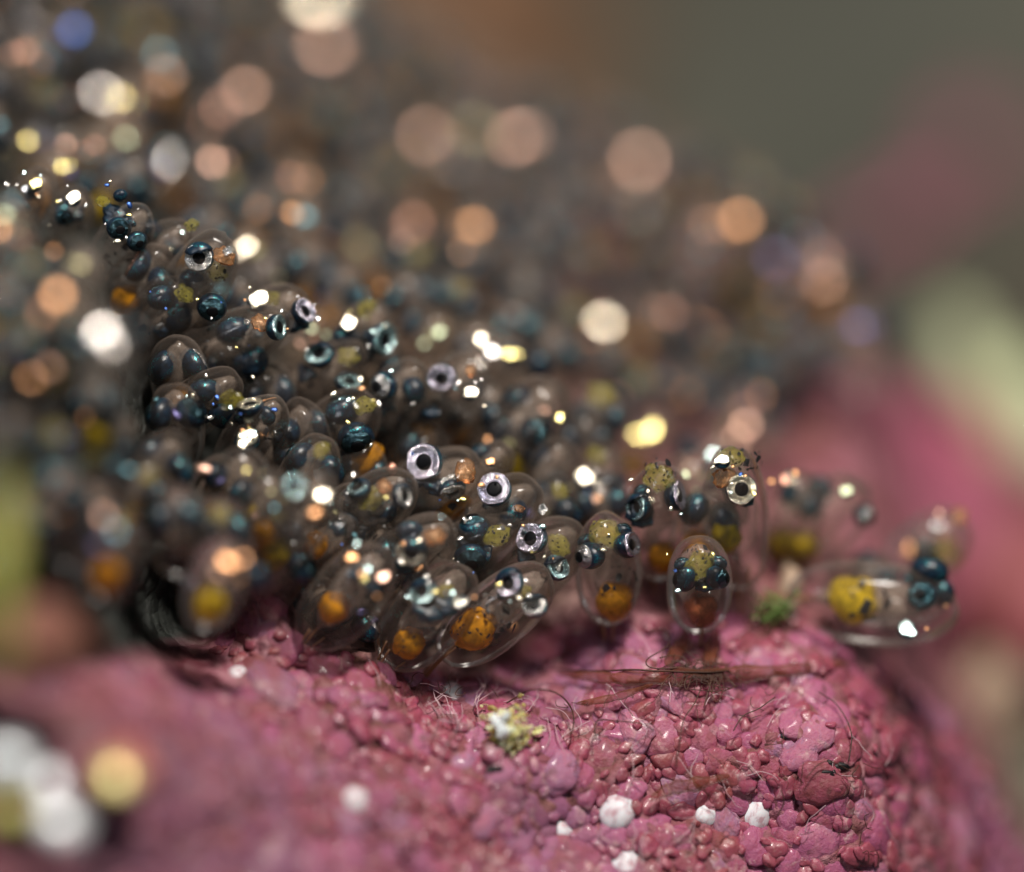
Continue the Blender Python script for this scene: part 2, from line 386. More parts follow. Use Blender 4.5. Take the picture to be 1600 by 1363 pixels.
def spline(pts, n=8):
    pts = [Vector(p) for p in pts]; q = [pts[0]] + pts + [pts[-1]]; out = []
    for i in range(1, len(q) - 2):
        for k in range(n):
            t = k / n; a, b, c, d = q[i - 1], q[i], q[i + 1], q[i + 2]
            out.append(.5 * ((2 * b) + (c - a) * t + (2 * a - 5 * b + 4 * c - d) * t * t + (3 * b - a - 3 * c + d) * t ** 3))
    out.append(pts[-1]); return out
# ---------------------------------------------------------------- one egg
def frame_z(zdir, roll=0.0):
    return (Vector(zdir).normalized().to_track_quat('Z', 'Y') @ Quaternion((0, 0, 1), roll)).to_matrix().to_4x4()
def half_vec(p, which=0):
    a = (STROBES[which] - p).normalized() + (cam.location - p).normalized()
    return a.normalized()
def add_eye(root, base, p, axis, r, irk, flat=.74, hi=True, slit=1.0, plate=False):
    if plate: flat = .55
    sp_ = rnd.gauss(0, .45)
    m = Matrix.Translation(p - base) @ frame_z(axis, sp_ if hi and not plate else rnd.uniform(0, 6.28)) @ Matrix.Diagonal((r, r * slit * rnd.uniform(.88, 1), r * flat, 1))
    cup = not plate and irk not in ('dark', 'teal', 'grey')
    e = link('eye', EYE_CUP if cup else EYE if hi else EYE_LO, root, m)
    if plate: link('iris', rnd.choice(PLM[irk]), e)      # flat plate added to mirror a strobe as a glint, replacing iris and pupil
    else: link('iris', IRM[irk], e); link('pupil', PUP_IN if cup else PUP, e)
    if hi and cup and rnd.random() < (.3 if irk == 'silver' else .7) and not (irk == 'silver' and r > 26.5 / S): link('eye_cap', rnd.choice(CAPS), e)
    return e
EGGS = []
def egg(tip, bs, width, label, group=None, dz=None, dzb=.8, eyes=(), yolk=None, yellow=None, copper=None, silver=(), spots=None,
        taper=0, head=None, name='fish_egg', hi=True):
    """tip, bs: photo pixels of the free end and the foot; depth from the clutch surface"""
    zt = (eggz(*tip) if dz is None else dz) + .15; zb = zt + dzb
    T, B = P(tip[0], tip[1], zt), P(bs[0], bs[1], zb); ax = T - B; L = ax.length; R = width / S / 2 * (D + zt) / D
    root = bpy.data.objects.new(name, None); root.empty_display_size = .3; root.location = B; col.objects.link(root)
    tag(root, label, 'fish egg', group)
    sh = link('egg_shell', SH[(taper, rnd.randrange(3))], root, frame_z(ax, rnd.uniform(0, 6)) @ Matrix.Diagonal((R, R * rnd.uniform(.94, 1.0), L, 1)))
    A2 = np.array([tip[0] - bs[0], tip[1] - bs[1]], float); l2 = (A2 ** 2).sum()
    def axz(px, py):
        t = ((px - bs[0]) * A2[0] + (py - bs[1]) * A2[1]) / l2; t = min(1, max(0, t)); return zb + (zt - zb) * t
    ec = []
    for e in eyes:
        (x, y, a, rp, irk) = e[:5]; a = a if isinstance(a, str) else Vector(a)
        off = -.36 if isinstance(a, str) else -.12 - .21 * a.normalized().z + (0 if hi else .12)
        p = P(x, y, axz(x, y) + off)
        if isinstance(a, str):
            av = half_vec(p, 1 if a == 'h2' else 0)
            if a == 'j': av = (av + Vector((rnd.gauss(0, .16), rnd.gauss(0, .05), rnd.gauss(0, .16)))).normalized()
        else: av = Vector((a.x, -a.z, a.y)).normalized()   # (right, up, towards camera) -> world
        add_eye(root, B, p, av, rp / S * (D + p.y) / D, irk, hi=hi, slit=e[5] if len(e) > 5 else 1.0, plate=isinstance(a, str)); ec.append(p)
    # head and body of the embryo, a translucent mass round the eyes running down towards the yolk
    if head is None and len(ec): hc = sum(ec, Vector()) / len(ec)
    else: hc = T.lerp(B, .28)
    hc = hc.lerp(T.lerp(B, .3), .35)
    link('embryo_head', rnd.choice(TISS), root, Matrix.Translation(T.lerp(B, .44) - B + Vector((0, .30 * R, 0))) @ frame_z(ax) @ Matrix.Diagonal((R * .72, R * .54, L * .36, 1)))
    if hi:
        bc = T.lerp(B, .60)
        bd = tube('embryo_body', spline([hc - B, T.lerp(B, .48) - B + Vector((.1 * R, .3 * R, 0)), bc - B + Vector((-.2 * R, .35 * R, .1 * R)), T.lerp(B, .84) - B], 5),
                  [R * q for q in (.34, .36, .36, .35, .34, .32, .30, .28, .26, .24, .22, .19, .16, .13, .10, .06)], M['body'], 10)
        link('embryo_body', bd, root)
    if yolk:
        x, y, rp, mk_ = yolk[:4]; p = P(x, y, axz(x, y) - .05); r = rp / S
        y_ = link('yolk_sac', rnd.choice(YOLK['yolk_' + mk_]), root, Matrix.Translation(p - B) @ frame_z(ax, rnd.uniform(0, 6)) @ Matrix.Diagonal((r, r * .9, r * (yolk[4] if len(yolk) > 4 else 1.1), 1)))
        if hi: link('yolk_spots', rnd.choice(SPOT_S), y_, None)['kind'] = 'stuff'
    if yellow:
        x, y, rp = yellow; p = P(x, y, axz(x, y) - .20)
        yp = link('yellow_patch', rnd.choice(YEL), root, Matrix.Translation(p - B) @ Matrix.Rotation(rnd.uniform(-.8, .8), 4, 'Y') @ Matrix.Diagonal((rp / S * 1.15, rp / S * .3, rp / S * .95, 1)))
        if hi: link('yellow_patch_spots', rnd.choice(SPOT_S if rnd.random() < .5 else SPOT), yp)['kind'] = 'stuff'
    if copper:
        x, y, rp = copper; p = P(x, y, axz(x, y) - .28)
        link('copper_patch', rnd.choice(COP), root, Matrix.Translation(p - B) @ frame_z(half_vec(p), rnd.uniform(0, 6)) @ Matrix.Diagonal((rp / S, rp / S * .75, rp / S * .4, 1)))
    for (x, y, rp, k) in silver:
        p = P(x, y, axz(x, y) - .30)
        link('silver_patch', SIL[k], root, Matrix.Translation(p - B) @ frame_z(half_vec(p), rnd.uniform(0, 6)) @ Matrix.Diagonal((rp / S, rp / S * .8, rp / S * .45, 1)))
    if ec and hi:                                      # dark blue pigment over the brain and gut
        for q in range(rnd.choice((1, 2, 2, 3))):
            c_ = ec[0].lerp(ec[-1], rnd.uniform(-.3, 1.2)).lerp(B, rnd.uniform(0, .3)) + Vector((rnd.uniform(-.15, .15), 0, rnd.uniform(-.12, .12)))
            c_.y = max(e.y for e in ec) + rnd.uniform(.03, .10); q_ = rnd.uniform(.08, .17)
            link('dark_patch', rnd.choice(DPT), root, Matrix.Translation(c_ - B) @ frame_z((rnd.gauss(0, .3), -1, .5)) @ Matrix.Diagonal((q_ * 1.3, q_, q_ * .5, 1)))
    if ec:                                             # small guanine specks that sparkle round the eyes
        for q in range(rnd.choice((4, 5, 6, 7)) if hi else rnd.choice((0, 1, 2))):
            c_ = rnd.choice(ec); an_ = rnd.uniform(0, 6.28); di_ = rnd.uniform(.15, .27); s_r = rnd.choice((1.6, 2.2, 3, 4.2)) if hi else rnd.choice((4, 6, 8))
            p = c_ + Vector((di_ * math.cos(an_), 0, di_ * math.sin(an_))); p.y = c_.y - rnd.uniform(.10, .22)
            av = (half_vec(p) + Vector((rnd.gauss(0, .07), 0, rnd.gauss(0, .07)))).normalized()
            r_ = s_r / S
            link('silver_fleck', rnd.choice(FLK if hi else FLK_DIM), root, Matrix.Translation(p - B) @ frame_z(av, rnd.uniform(0, 6)) @ Matrix.Diagonal((r_ * 1.5, r_, r_ * .45, 1)))
    if spots is None and hi: spots = (tip[0] * .45 + bs[0] * .55, tip[1] * .45 + bs[1] * .55, width * .36)
    if spots:
        x, y, rp = spots; p = P(x, y, axz(x, y))
        s_ = link('pigment_spots', rnd.choice(SPOT), root, Matrix.Translation(p - B) @ Matrix.Rotation(rnd.uniform(-.5, .5), 4, 'Y') @ Matrix.Diagonal((rp / S, rp / S, rp / S, 1)))
        s_['kind'] = 'stuff'
    if hi:   # the sticky threads the egg hangs on
        d = -ax.normalized()
        for k in range(3):
            o = Vector((rnd.uniform(-.3, .3), rnd.uniform(-.1, .3), rnd.uniform(-.3, .3))) * R
            link('thread', tube('thread', spline([d * -.25 + o, d * .1 + o * .6, d * .45 + o * .5 + Vector((0, .25, -.1))], 4), .018, M['thread'], 5), root)
    EGGS.append(((tip[0] * .7 + bs[0] * .3), (tip[1] * .7 + bs[1] * .3)))
    return root
G1 = 'sharp eggs along the ridge of the clutch'
H = lambda *a, **k: egg(*a, group=G1, **k)
H((352,362),(225,585),108,'egg with a white ringed black pupil high up and a dark capped eye below it', dz=0, taper=1,
  eyes=[(312,402,(-.1,-.2,1),23,'white'),(331,480,(.1,-.45,.8),24,'dark'),(303,437,(-.2,.9,-.3),24,'dark')], copper=(350,400,17), silver=[(356,392,8,0)], yellow=(338,425,16))
H((284,436),(185,600),100,'egg with two plain blue black eyes and a pale dome, below the tiny pupil', dz=0, taper=0,
  eyes=[(252,465,(-.4,.8,-.3),25,'dark'),(275,493,(.3,.2,-.9),27,'teal')], yellow=(288,460,14), spots=(245,520,36))
H((472,452),(330,580),98,'milky domed egg with a purple white sparkle on its right edge', dz=R2z(3), taper=1,
  eyes=[(403,472,'h',18,'cream'),(474,488,(.75,.4,.6),22,'silver')], yellow=(425,468,12))
H((452,497),(222,592),104,'long egg lying aslant with a dark half dome eye and a speckled tail', dz=R2z(0), taper=0,
  eyes=[(366,517,(-.2,.9,-.35),29,'dark'),(392,566,(.2,-.4,-.8),29,'dark'),(432,512,(.8,.1,.35),22,'aqua')], copper=(405,505,14),
  silver=[(385,503,5,0),(268,567,6,2)], spots=(330,562,42))
H((372,588),(235,690),92,'softly blurred egg with two blue black eyes just below the speckled long egg',
  eyes=[(320,612,(-.1,.8,-.3),27,'dark'),(347,650,(.1,.6,-.6),23,'dark')], yellow=(360,625,16))
H((432,622),(350,760),96,'egg with two flat silver plates one above the other and black dots at right', taper=0,
  eyes=[(391,636,(-.1,.85,.35),22,'cream',.9),(386,690,'h',21,'cream'),(415,650,(.5,.5,-.6),17,'dark')], silver=[(388,655,8,1)], spots=(418,672,26))
H((566,540),(410,668),94,'egg with a teal crescent eye and a round amber yolk at its foot', dz=R2z(4), taper=0,
  eyes=[(500,556,(-.3,.5,.65),23,'aqua'),(545,600,(.3,.7,.5),22,'aqua')], yolk=(444,634,27,'orange'), yellow=(545,558,15))
H((600,478),(512,590),88,'upright egg with a cream glint and a silver eye turned right, on the ridge', dz=R2z(6),
  eyes=[(544,506,'h',13,'cream'),(597,530,(.75,-.1,.6),26,'aqua')], yellow=(572,484,15))
H((655,568),(560,700),92,'egg with a grey ringed pupil looking left and a round navy eye beside it', dz=R2z(3),
  eyes=[(600,604,(-.6,-.05,.75),25,'grey'),(644,610,(.7,.2,-.6),23,'teal')], spots=(600,660,34))
H((752,556),(622,712),104,'egg with a bright lavender eye under two white glints and a square amber yolk below', dz=R2z(5),
  eyes=[(691,590,(-.1,-.25,.95),24,'silver'),(735,616,'h',12,'cream')], yolk=(655,682,27,'orange'), copper=(735,580,10))
H((582,622),(452,738),110,'crisp egg with a navy domed eye, a slit pupil and black neck dots', taper=0,
  eyes=[(536,641,(-.3,.75,-.1),30,'teal'),(556,685,(.15,-.65,.75),29,'dark')], yellow=(569,634,15), spots=(505,672,38), yolk=(568,722,24,'orange',1.7))
H((752,722),(575,812),112,'egg with the largest round lavender eye and clear black pupil, mid picture', taper=0,
  eyes=[(664,722,(-.25,-.02,.95),29,'silver'),(706,765,(.2,-.6,.35),23,'white')], copper=(727,738,20), silver=[(702,758,17,0)], spots=(690,790,36))
H((838,758),(682,868),106,'egg with a lavender eye rimmed with teal beads, right of the largest eye', taper=0,
  eyes=[(773,766,(-.1,.25,.95),27,'silver'),(800,800,(.4,-.5,-.4),27,'teal')], yolk=(705,800,18,'orange',2.2), copper=(812,795,8), silver=[(848,796,9,0)])
H((812,818),(640,915),108,'egg with a dark eye, its pupil low under a green beaded brow and navy dome', taper=0,
  eyes=[(741,826,(-.1,.7,.1),29,'teal'),(735,872,(.05,-.55,.8),27,'dark')], yellow=(776,838,19), silver=[(690,808,8,2),(744,834,3,0)], spots=(700,840,34))
H((640,742),(505,868),108,'soft egg with a dark brow and yellow smear, left of the largest lavender eye', dz=R2z(-5),
  eyes=[(561,765,(-.4,.6,.4),20,'aqua'),(540,822,(-.3,-.1,.9),22,'grey'),(628,775,(.8,.1,.5),20,'white'),(600,800,(.3,-.5,-.6),22,'teal')], yellow=(578,780,19), copper=(600,760,12))
H((705,818),(560,930),108,'egg with a cream ringed pupil beside a glowing orange spot', dz=R2z(-6),
  eyes=[(643,862,(-.1,-.3,.95),25,'cream'),(640,830,(0,.8,-.4),22,'dark')], copper=(680,838,16), silver=[(655,850,6,0)])
H((602,862),(478,1005),118,'blurred round egg at the lower left corner of the clutch with an orange yolk', dz=R2z(-8), dzb=.5,
  eyes=[(550,873,'h',9,'orange'),(598,903,'h',10,'peach')], yolk=(522,950,24,'orange'), spots=(555,935,26))
H((728,888),(604,1038),122,'lowest rounded egg with a bright curved rim and dull orange yolk on the pink rock', dz=R2z(-5), dzb=.45,
  eyes=[(662,925,(-.3,.1,.9),22,'aqua'),(720,942,'h2',13,'cream')], yolk=(638,1005,25,'orange'), yellow=(695,925,12), spots=(670,975,32))
H((858,892),(690,1030),112,'egg with a large orange yolk and two silver eyes one below the other', dz=R2z(-3), dzb=.4,
  eyes=[(797,911,(-.45,.05,.85),23,'silver'),(836,948,(-.1,.3,.5),20,'white')], yolk=(740,984,32,'orange',1.2), yellow=(820,925,10), silver=[(836,945,11,0)])
H((902,824),(765,945),112,'egg with a silver oval eye and a round yellow brow pierced by black dots', dz=R2z(0),
  eyes=[(832,842,(-.5,.1,.8),26,'silver'),(870,888,(.3,.2,.4),21,'aqua')], yellow=(872,852,18), silver=[(868,882,12,0),(842,838,4,1)])
H((948,803),(952,976),108,'tall clear egg standing upright with black specks over its amber yolk', dzb=.55,
  eyes=[(922,868,(-.75,-.1,.45),29,'grey',.8),(981,852,(.8,.1,.35),29,'silver',.8),(916,846,(-.4,.8,-.2),15,'teal'),(974,829,(.3,.9,-.1),15,'dark')],
  yellow=(946,834,23), yolk=(960,940,30,'orange'), silver=[(921,858,7,0),(972,842,6,0)], spots=(965,912,34))
H((1092,843),(1093,985),106,'small round egg with a frog like face and reddish belly on the pink rock', dzb=.8,
  eyes=[(1071,904,(-.8,-.1,.35),25,'dark',.8),(1120,902,(.8,-.1,.35),25,'dark',.8),(1066,882,(-.3,.85,-.1),14,'teal'),(1122,880,(.3,.85,-.1),15,'teal')],
  yellow=(1094,884,22), yolk=(1096,952,28,'red'), silver=[(1071,893,6,2),(1118,892,6,2)], spots=(1092,868,20))
H((944,692),(925,850),96,'upright egg with a pinkish glint at left and a silver ringed pupil at right',
  eyes=[(914,748,'h',17,'cream'),(953,762,(.35,.05,.9),27,'white',.85)], yellow=(932,713,15))
H((1032,726),(1028,905),104,'egg with a beaded yellow crown between two turned away silver eyes and an amber yolk', dz=R2z(1),
  eyes=[(999,792,(-.75,-.05,.55),24,'aqua'),(1056,775,(.8,.1,.3),25,'silver'),(1003,768,(-.4,.9,0),14,'teal')], yellow=(1030,748,22), yolk=(1036,872,25,'orange'),
  silver=[(1014,783,9,1),(1055,770,8,0)], spots=(1030,738,26))
H((1142,698),(1158,920),106,'tallest clear egg with a copper cheek, bright ringed eye and lemon yellow yolk', dz=R2z(1),
  eyes=[(1158,765,(.1,.05,.97),25,'cream'),(1128,722,'h',13,'cream')], yellow=(1141,716,18), copper=(1130,745,18), yolk=(1135,838,25,'yellow',1.2), spots=(1165,720,26))
H((1345,752),(1208,905),116,'blurred egg right of the tallest one with a yellow yolk and greenish glint', dz=R2z(11), hi=False,
  eyes=[(1322,770,'h',10,'green'),(1350,806,(.4,-.1,.4),20,'grey'),(1280,765,(0,.4,-.8),24,'teal')], yolk=(1255,855,26,'yellow'), silver=[(1236,748,13,1)])
H((1500,955),(1228,930),132,'large egg lying on its side at the far right end with a round golden yolk', dz=R2z(7), dzb=.2,
  eyes=[(1452,893,(.2,.8,-.2),32,'dark'),(1418,985,'h',15,'aqua'),(1440,932,(-.2,.2,.9),24,'teal'),(1470,925,(.6,.3,-.3),26,'dark')], yolk=(1333,936,38,'yellow'), silver=[(1413,988,12,2),(1438,930,7,1),(1432,922,4,0)])
H((1505,815),(1395,900),108,'blurred egg with an orange rim on top of the large sideways egg', dz=R2z(14), hi=False,
  eyes=[(1446,860,(-.2,.8,-.2),28,'dark'),(1463,824,'h',10,'grey')], yellow=(1480,862,24), copper=(1500,805,14))
H((1262,742),(1195,900),104,'blurred egg with a navy eye just right of the tallest clear egg', dz=R2z(10), hi=False,
  eyes=[(1238,775,(-.3,.5,-.4),25,'dark'),(1262,790,(.3,.2,-.6),24,'teal'),(1225,752,'h',8,'rosy')], yolk=(1222,850,24,'yellow'))
H((1392,880),(1270,985),104,'blurred egg tucked behind the large sideways egg', dz=R2z(13), hi=False,
  eyes=[(1385,905,(.3,.5,-.4),26,'dark'),(1350,880,(-.2,.6,-.3),24,'teal')], yolk=(1310,955,22,'orange'))
H((868,598),(780,730),112,'soft egg with two big blue black eyes and a lime glint at its right', dz=R2z(7), hi=False,
  eyes=[(808,626,(-.3,.7,-.3),27,'dark'),(840,665,(.1,.4,-.8),27,'dark'),(875,655,'h',9,'yellow')])
H((936,604),(932,735),104,'blurred egg with two upright blackish eyes side by side, left of the blazing disc', dz=R2z(12), hi=False,
  eyes=[(912,652,(-.7,.2,-.3),27,'dark'),(956,655,(.7,.2,-.3),28,'dark'),(935,645,(0,.5,-.9),16,'teal')], yellow=(940,618,20))
H((882,688),(830,830),96,'shadowed egg with a black hooded eye wedged behind the row of upright eggs', dz=R2z(6), hi=False,
  eyes=[(840,712,(-.3,.4,-.6),25,'teal'),(866,755,(.1,.7,-.4),27,'dark'),(850,797,'h',9,'green')], yellow=(845,770,14))
H((512,742),(402,895),108,'blurred egg with a white and a peach glint at its tip', dz=R2z(-12), hi=False,
  eyes=[(462,762,(-.3,.1,.8),21,'aqua'),(505,776,'h',13,'cream')], yolk=(428,866,28,'yellow'))
H((545,812),(440,935),100,'dim egg showing an orange yolk behind the blurred lower left eggs', dz=R2z(-6), hi=False,
  eyes=[(528,828,(-.4,.4,-.6),20,'teal')], yolk=(492,852,22,'orange'))
H((225,325),(150,440),84,'small dark egg with a tiny pupil at the upper left end of the sharp ridge', dz=R2z(0),
  eyes=[(186,357,(.2,-.2,.85),20,'dark'),(214,377,(.4,-.4,.7),17,'dark'),(188,306,(0,.6,-.6),12,'teal')], yellow=(160,315,10))
H((290,352),(212,450),86,'small dark egg between the tiny pupil and the white ringed eye', dz=R2z(2),
  eyes=[(232,362,(-.3,.6,-.5),22,'teal'),(270,388,(.2,.3,-.8),20,'dark')], silver=[(267,390,4,1)], yellow=(300,352,10))
H((130,300),(75,400),80,'small egg with a white glint cut by fine lines at the upper left', dz=R2z(4),
  eyes=[(114,312,'h',13,'cream'),(100,340,(0,-.3,.5),15,'dark')])
H((72,272),(20,370),80,'small egg with a double white and gold glint near the left edge', dz=R2z(4),
  eyes=[(55,290,'h',11,'yellow'),(40,296,'h2',6,'white')])
H((790,698),(720,790),78,'small round eye with an orange gold glint right of the largest lavender eye', dz=R2z(3), hi=False,
  eyes=[(752,710,(-.1,.5,-.3),19,'teal'),(766,722,'h',8,'orange')])
# eggs thrown out of focus; each carries one lit eye that spreads into a disc of light
B_ = [ # x, y, blur, colour, eye radius px, label
 (115,48,34,'blue',15,'far blurred egg making a blue disc in the top left corner'),
 (40,82,26,'rosy',9,'far blurred egg making a dull rose disc left of the blue disc'),
 (158,148,38,'white',15,'far blurred egg making the bright white disc below the blue disc'),
 (188,155,28,'yellow',8,'far blurred egg making a yellow disc overlapping the bright white one at upper left'),
 (258,122,38,'peach',15,'far blurred egg making a peach disc right of the yellow and white pair'),
 (382,145,44,'peach',15,'far blurred egg making the big tan disc at upper left centre'),
 (345,172,38,'rosy',12,'far blurred egg making a dim disc overlapping the big tan one'),
 (250,88,34,'teal',12,'far blurred egg making a faint teal disc above the peach one'),
 (42,222,20,'yellow',8,'blurred egg making a small yellow disc near the left edge'),
 (102,228,20,'peach',7,'blurred egg making the small salmon disc right of the small yellow one'),
 (148,228,20,'rosy',6,'blurred egg making a small rose disc between salmon and pale green discs'),
 (196,219,24,'green',9,'blurred egg making a small pale green disc with a bright rim'),
 (95,262,15,'yellow',6,'blurred egg making the smallest yellow disc just above the white sparkles'),
 (266,252,36,'white',16,'blurred egg making the brightest pinkish white disc at upper left'),
 (332,255,30,'peach',10,'blurred egg making a peach disc touching the brightest pinkish white one'),
 (455,278,30,'rosy',8,'blurred egg making a dim rose disc above the teal ring'),
 (475,341,23,'teal',11,'blurred egg making a small teal ring above the milky domed egg'),
 (508,75,56,'peach',17,'farthest blurred egg making a big peach disc below the one cut by the top edge'),
 (495,0,60,'cream',22,'farthest blurred egg making a cream disc cut off by the top edge'),
 (665,215,54,'peach',15,'far blurred egg making the left disc of the wide peach pair'),
 (802,218,52,'peach',16,'far blurred egg making the right disc of the wide peach pair'),
 (740,205,50,'olive',14,'far blurred egg making the dim tan disc inside the wide peach pair'),
 (1000,255,56,'peach',18,'farthest blurred egg on the right shoulder of the clutch making a lone peach disc'),
 (741,355,35,'orange',12,'blurred egg making the round orange disc in the upper middle'),
 (645,350,40,'rosy',13,'blurred egg making a soft rose disc left of the round orange one'),
 (560,380,34,'olive',10,'blurred egg making a soft olive disc above the ridge'),
 (386,388,19,'cream',10,'blurred egg making a small bright pink disc right of the white ringed eye'),
 (126,415,-22,'olive',9,'near blurred egg making a small olive disc'),
 (88,464,-36,'orange',14,'near blurred egg making a tan orange disc at the left'),
 (157,521,-37,'white',17,'near blurred egg making the brightest white disc at the left'),
 (77,576,-32,'peach',12,'near blurred egg making a peach disc below the brightest white one'),
 (8,336,-20,'green',9,'near blurred egg making a pale disc cut by the left edge'),
 (1158,346,41,'orange',15,'far blurred egg making an orange disc on the right shoulder'),
 (1105,352,38,'rosy',9,'far blurred egg making a dim disc left of the shoulder orange one'),
 (1211,408,43,'indigo',13,'far blurred egg making a slate grey disc'),
 (1285,442,43,'peach',15,'far blurred egg making a peach disc right of the slate grey one'),
 (1286,405,40,'rosy',9,'far blurred egg making a dim disc just above the peach one at right'),
 (1340,513,36,'indigo',13,'far blurred egg making an indigo disc at the right end of the clutch'),
 (943,507,37,'cream',15,'blurred egg making the cream disc in the middle right'),
 (1087,522,42,'orange',17,'blurred egg making the orange disc right of the cream one'),
 (1045,490,36,'rosy',9,'blurred egg making a faint disc between the cream and orange ones'),
 (1165,668,31,'peach',12,'blurred egg making a pale peach disc above the tallest clear egg'),
 (1163,640,32,'rosy',8,'blurred egg making a faint disc just above the pale peach one'),
 (1016,676,22,'yellow',15,'blurred egg making the blazing yellow white disc above the upright eggs'),
 (1118,714,18,'aqua',9,'blurred egg making a pale aqua disc tucked behind the tallest clear egg'),
 (752,532,13,'cream',9,'blurred egg making the left glint of the white cluster on the ridge'),
 (770,552,13,'white',11,'blurred egg making the middle glint of the white cluster on the ridge'),
 (795,556,13,'yellow',9,'blurred egg making the right glint of the white cluster on the ridge'),
 (686,522,14,'green',10,'blurred egg making a greenish white glint left of the white cluster'),
 (486,515,12,'green',6,'blurred egg making a small pale glint below the purple white sparkle'),
 (424,770,-12,'olive',5,'near blurred egg making a small olive ring'),
 (385,736,-11,'yellow',4,'near blurred egg making a small yellow ring below the silver plates'),
 (340,748,-8,'orange',3,'near blurred egg making the tiniest orange glint'),
 (355,880,-23,'orange',13,'near blurred egg making the orange disc above the dark hollow'),
 (180,832,-30,'teal',10,'near blurred egg making a dim blue disc at the lower left'),
 (1210,862,16,'blue',7,'blurred egg making a small square blue glint beside the tallest clear egg'),
 (1072,742,8,'green',6,'blurred egg making a pale green glint between the beaded and the tallest eggs'),
]
SHORT = ['top left blue disc', 'dull rose disc', 'upper white disc', 'upper yellow disc', 'upper peach disc', 'big tan disc', 'dim tan disc', 'faint teal disc', 'left edge yellow disc', 'small salmon disc', 'small rose disc', 'small pale green disc', 'smallest yellow disc', 'pinkish white disc', 'adjoining peach disc', 'dim rose disc', 'small teal ring', 'big peach disc at the top', 'cream disc cut by the top', 'left disc of the peach pair', 'right disc of the peach pair', 'tan disc inside the peach pair', 'lone peach disc', 'round orange disc', 'soft rose disc', 'soft olive disc', 'small bright pink disc', 'near olive disc', 'tan orange disc', 'brightest white disc', 'near peach disc', 'left edge pale disc', 'orange shoulder disc', 'dim shoulder disc', 'slate grey disc', 'right peach disc', 'dim right disc', 'indigo disc', 'cream disc', 'middle orange disc', 'faint middle disc', 'pale peach disc', 'faint low disc', 'blazing yellow white disc', 'pale aqua disc', 'left ridge glint', 'middle ridge glint', 'right ridge glint', 'greenish ridge glint', 'small pale ridge glint', 'small olive ring', 'small yellow ring', 'tiniest orange glint', 'near orange disc', 'dim blue disc', 'square blue glint', 'pale green glint']
GB = 'out of focus eggs that show a disc of light'
occ = []
for i, (x, y, R_, c, r, lab) in enumerate(B_):
    z = R2z(R_); k = 1.0
    a = rnd.uniform(-.35, .75)                      # lean of the egg
    dx, dy = math.sin(a), -math.cos(a)
    tip = (x + dx * 32 + rnd.uniform(-8, 8), y + dy * 32); bs = (tip[0] - dx * 150, tip[1] - dy * 135)
    s = rnd.choice((-1, 1)); ox, oy = -dy * 46 * s, dx * 46 * s
    egg(tip, bs, 98, lab, GB, dz=z + .1, dzb=.7, hi=False,
        eyes=[(x, y, 'h', r * (.80 if R_ > 30 and c not in ('white', 'cream', 'yellow') else .92), c), (x + rnd.choice((-1, 1)) * rnd.uniform(12, 24), y + rnd.uniform(-6, 26), 'j', r * .6, c), (x + ox, y + oy + 8, (s * .6, .3, -.5), 24, rnd.choice(('teal', 'dark')))],  # the second, smaller plate is added to soften the glint's disc
        yolk=(tip[0] - dx * 105, tip[1] - dy * 100, 27, rnd.choice(('orange', 'yellow', 'orange'))) if rnd.random() < .6 else None)
# the rest of the clutch
MID = [(240,330),(330,320),(480,430),(640,470),(780,540),(900,620),(1100,700),(1180,780),(1080,820),(1000,830),(880,860),(820,960),(600,980),(480,960),(420,860),(380,720),(260,640),(200,520)]
OUT = [(-120,-80),(470,-80),(600,60),(860,170),(1060,225),(1250,350),(1365,520),(1250,560),(1210,640),(1190,690),(900,620),(760,600),
       (640,520),(540,480),(460,440),(380,350),(250,300),(150,280),(40,250),(-120,250)]
NEAR = [(-120,350),(40,350),(95,440),(130,540),(170,640),(260,720),(350,770),(390,840),(330,860),(230,850),(140,840),(60,820),(-120,880)]
def inside(x, y, poly):
    c = False; j = len(poly) - 1
    for i in range(len(poly)):
        xi, yi = poly[i]; xj, yj = poly[j]
        if (yi > y) != (yj > y) and x < (xj - xi) * (y - yi) / (yj - yi) + xi: c = not c
        j = i
    return c
placed = [(x, y) for x, y in EGGS]
nf = 0; used = set()
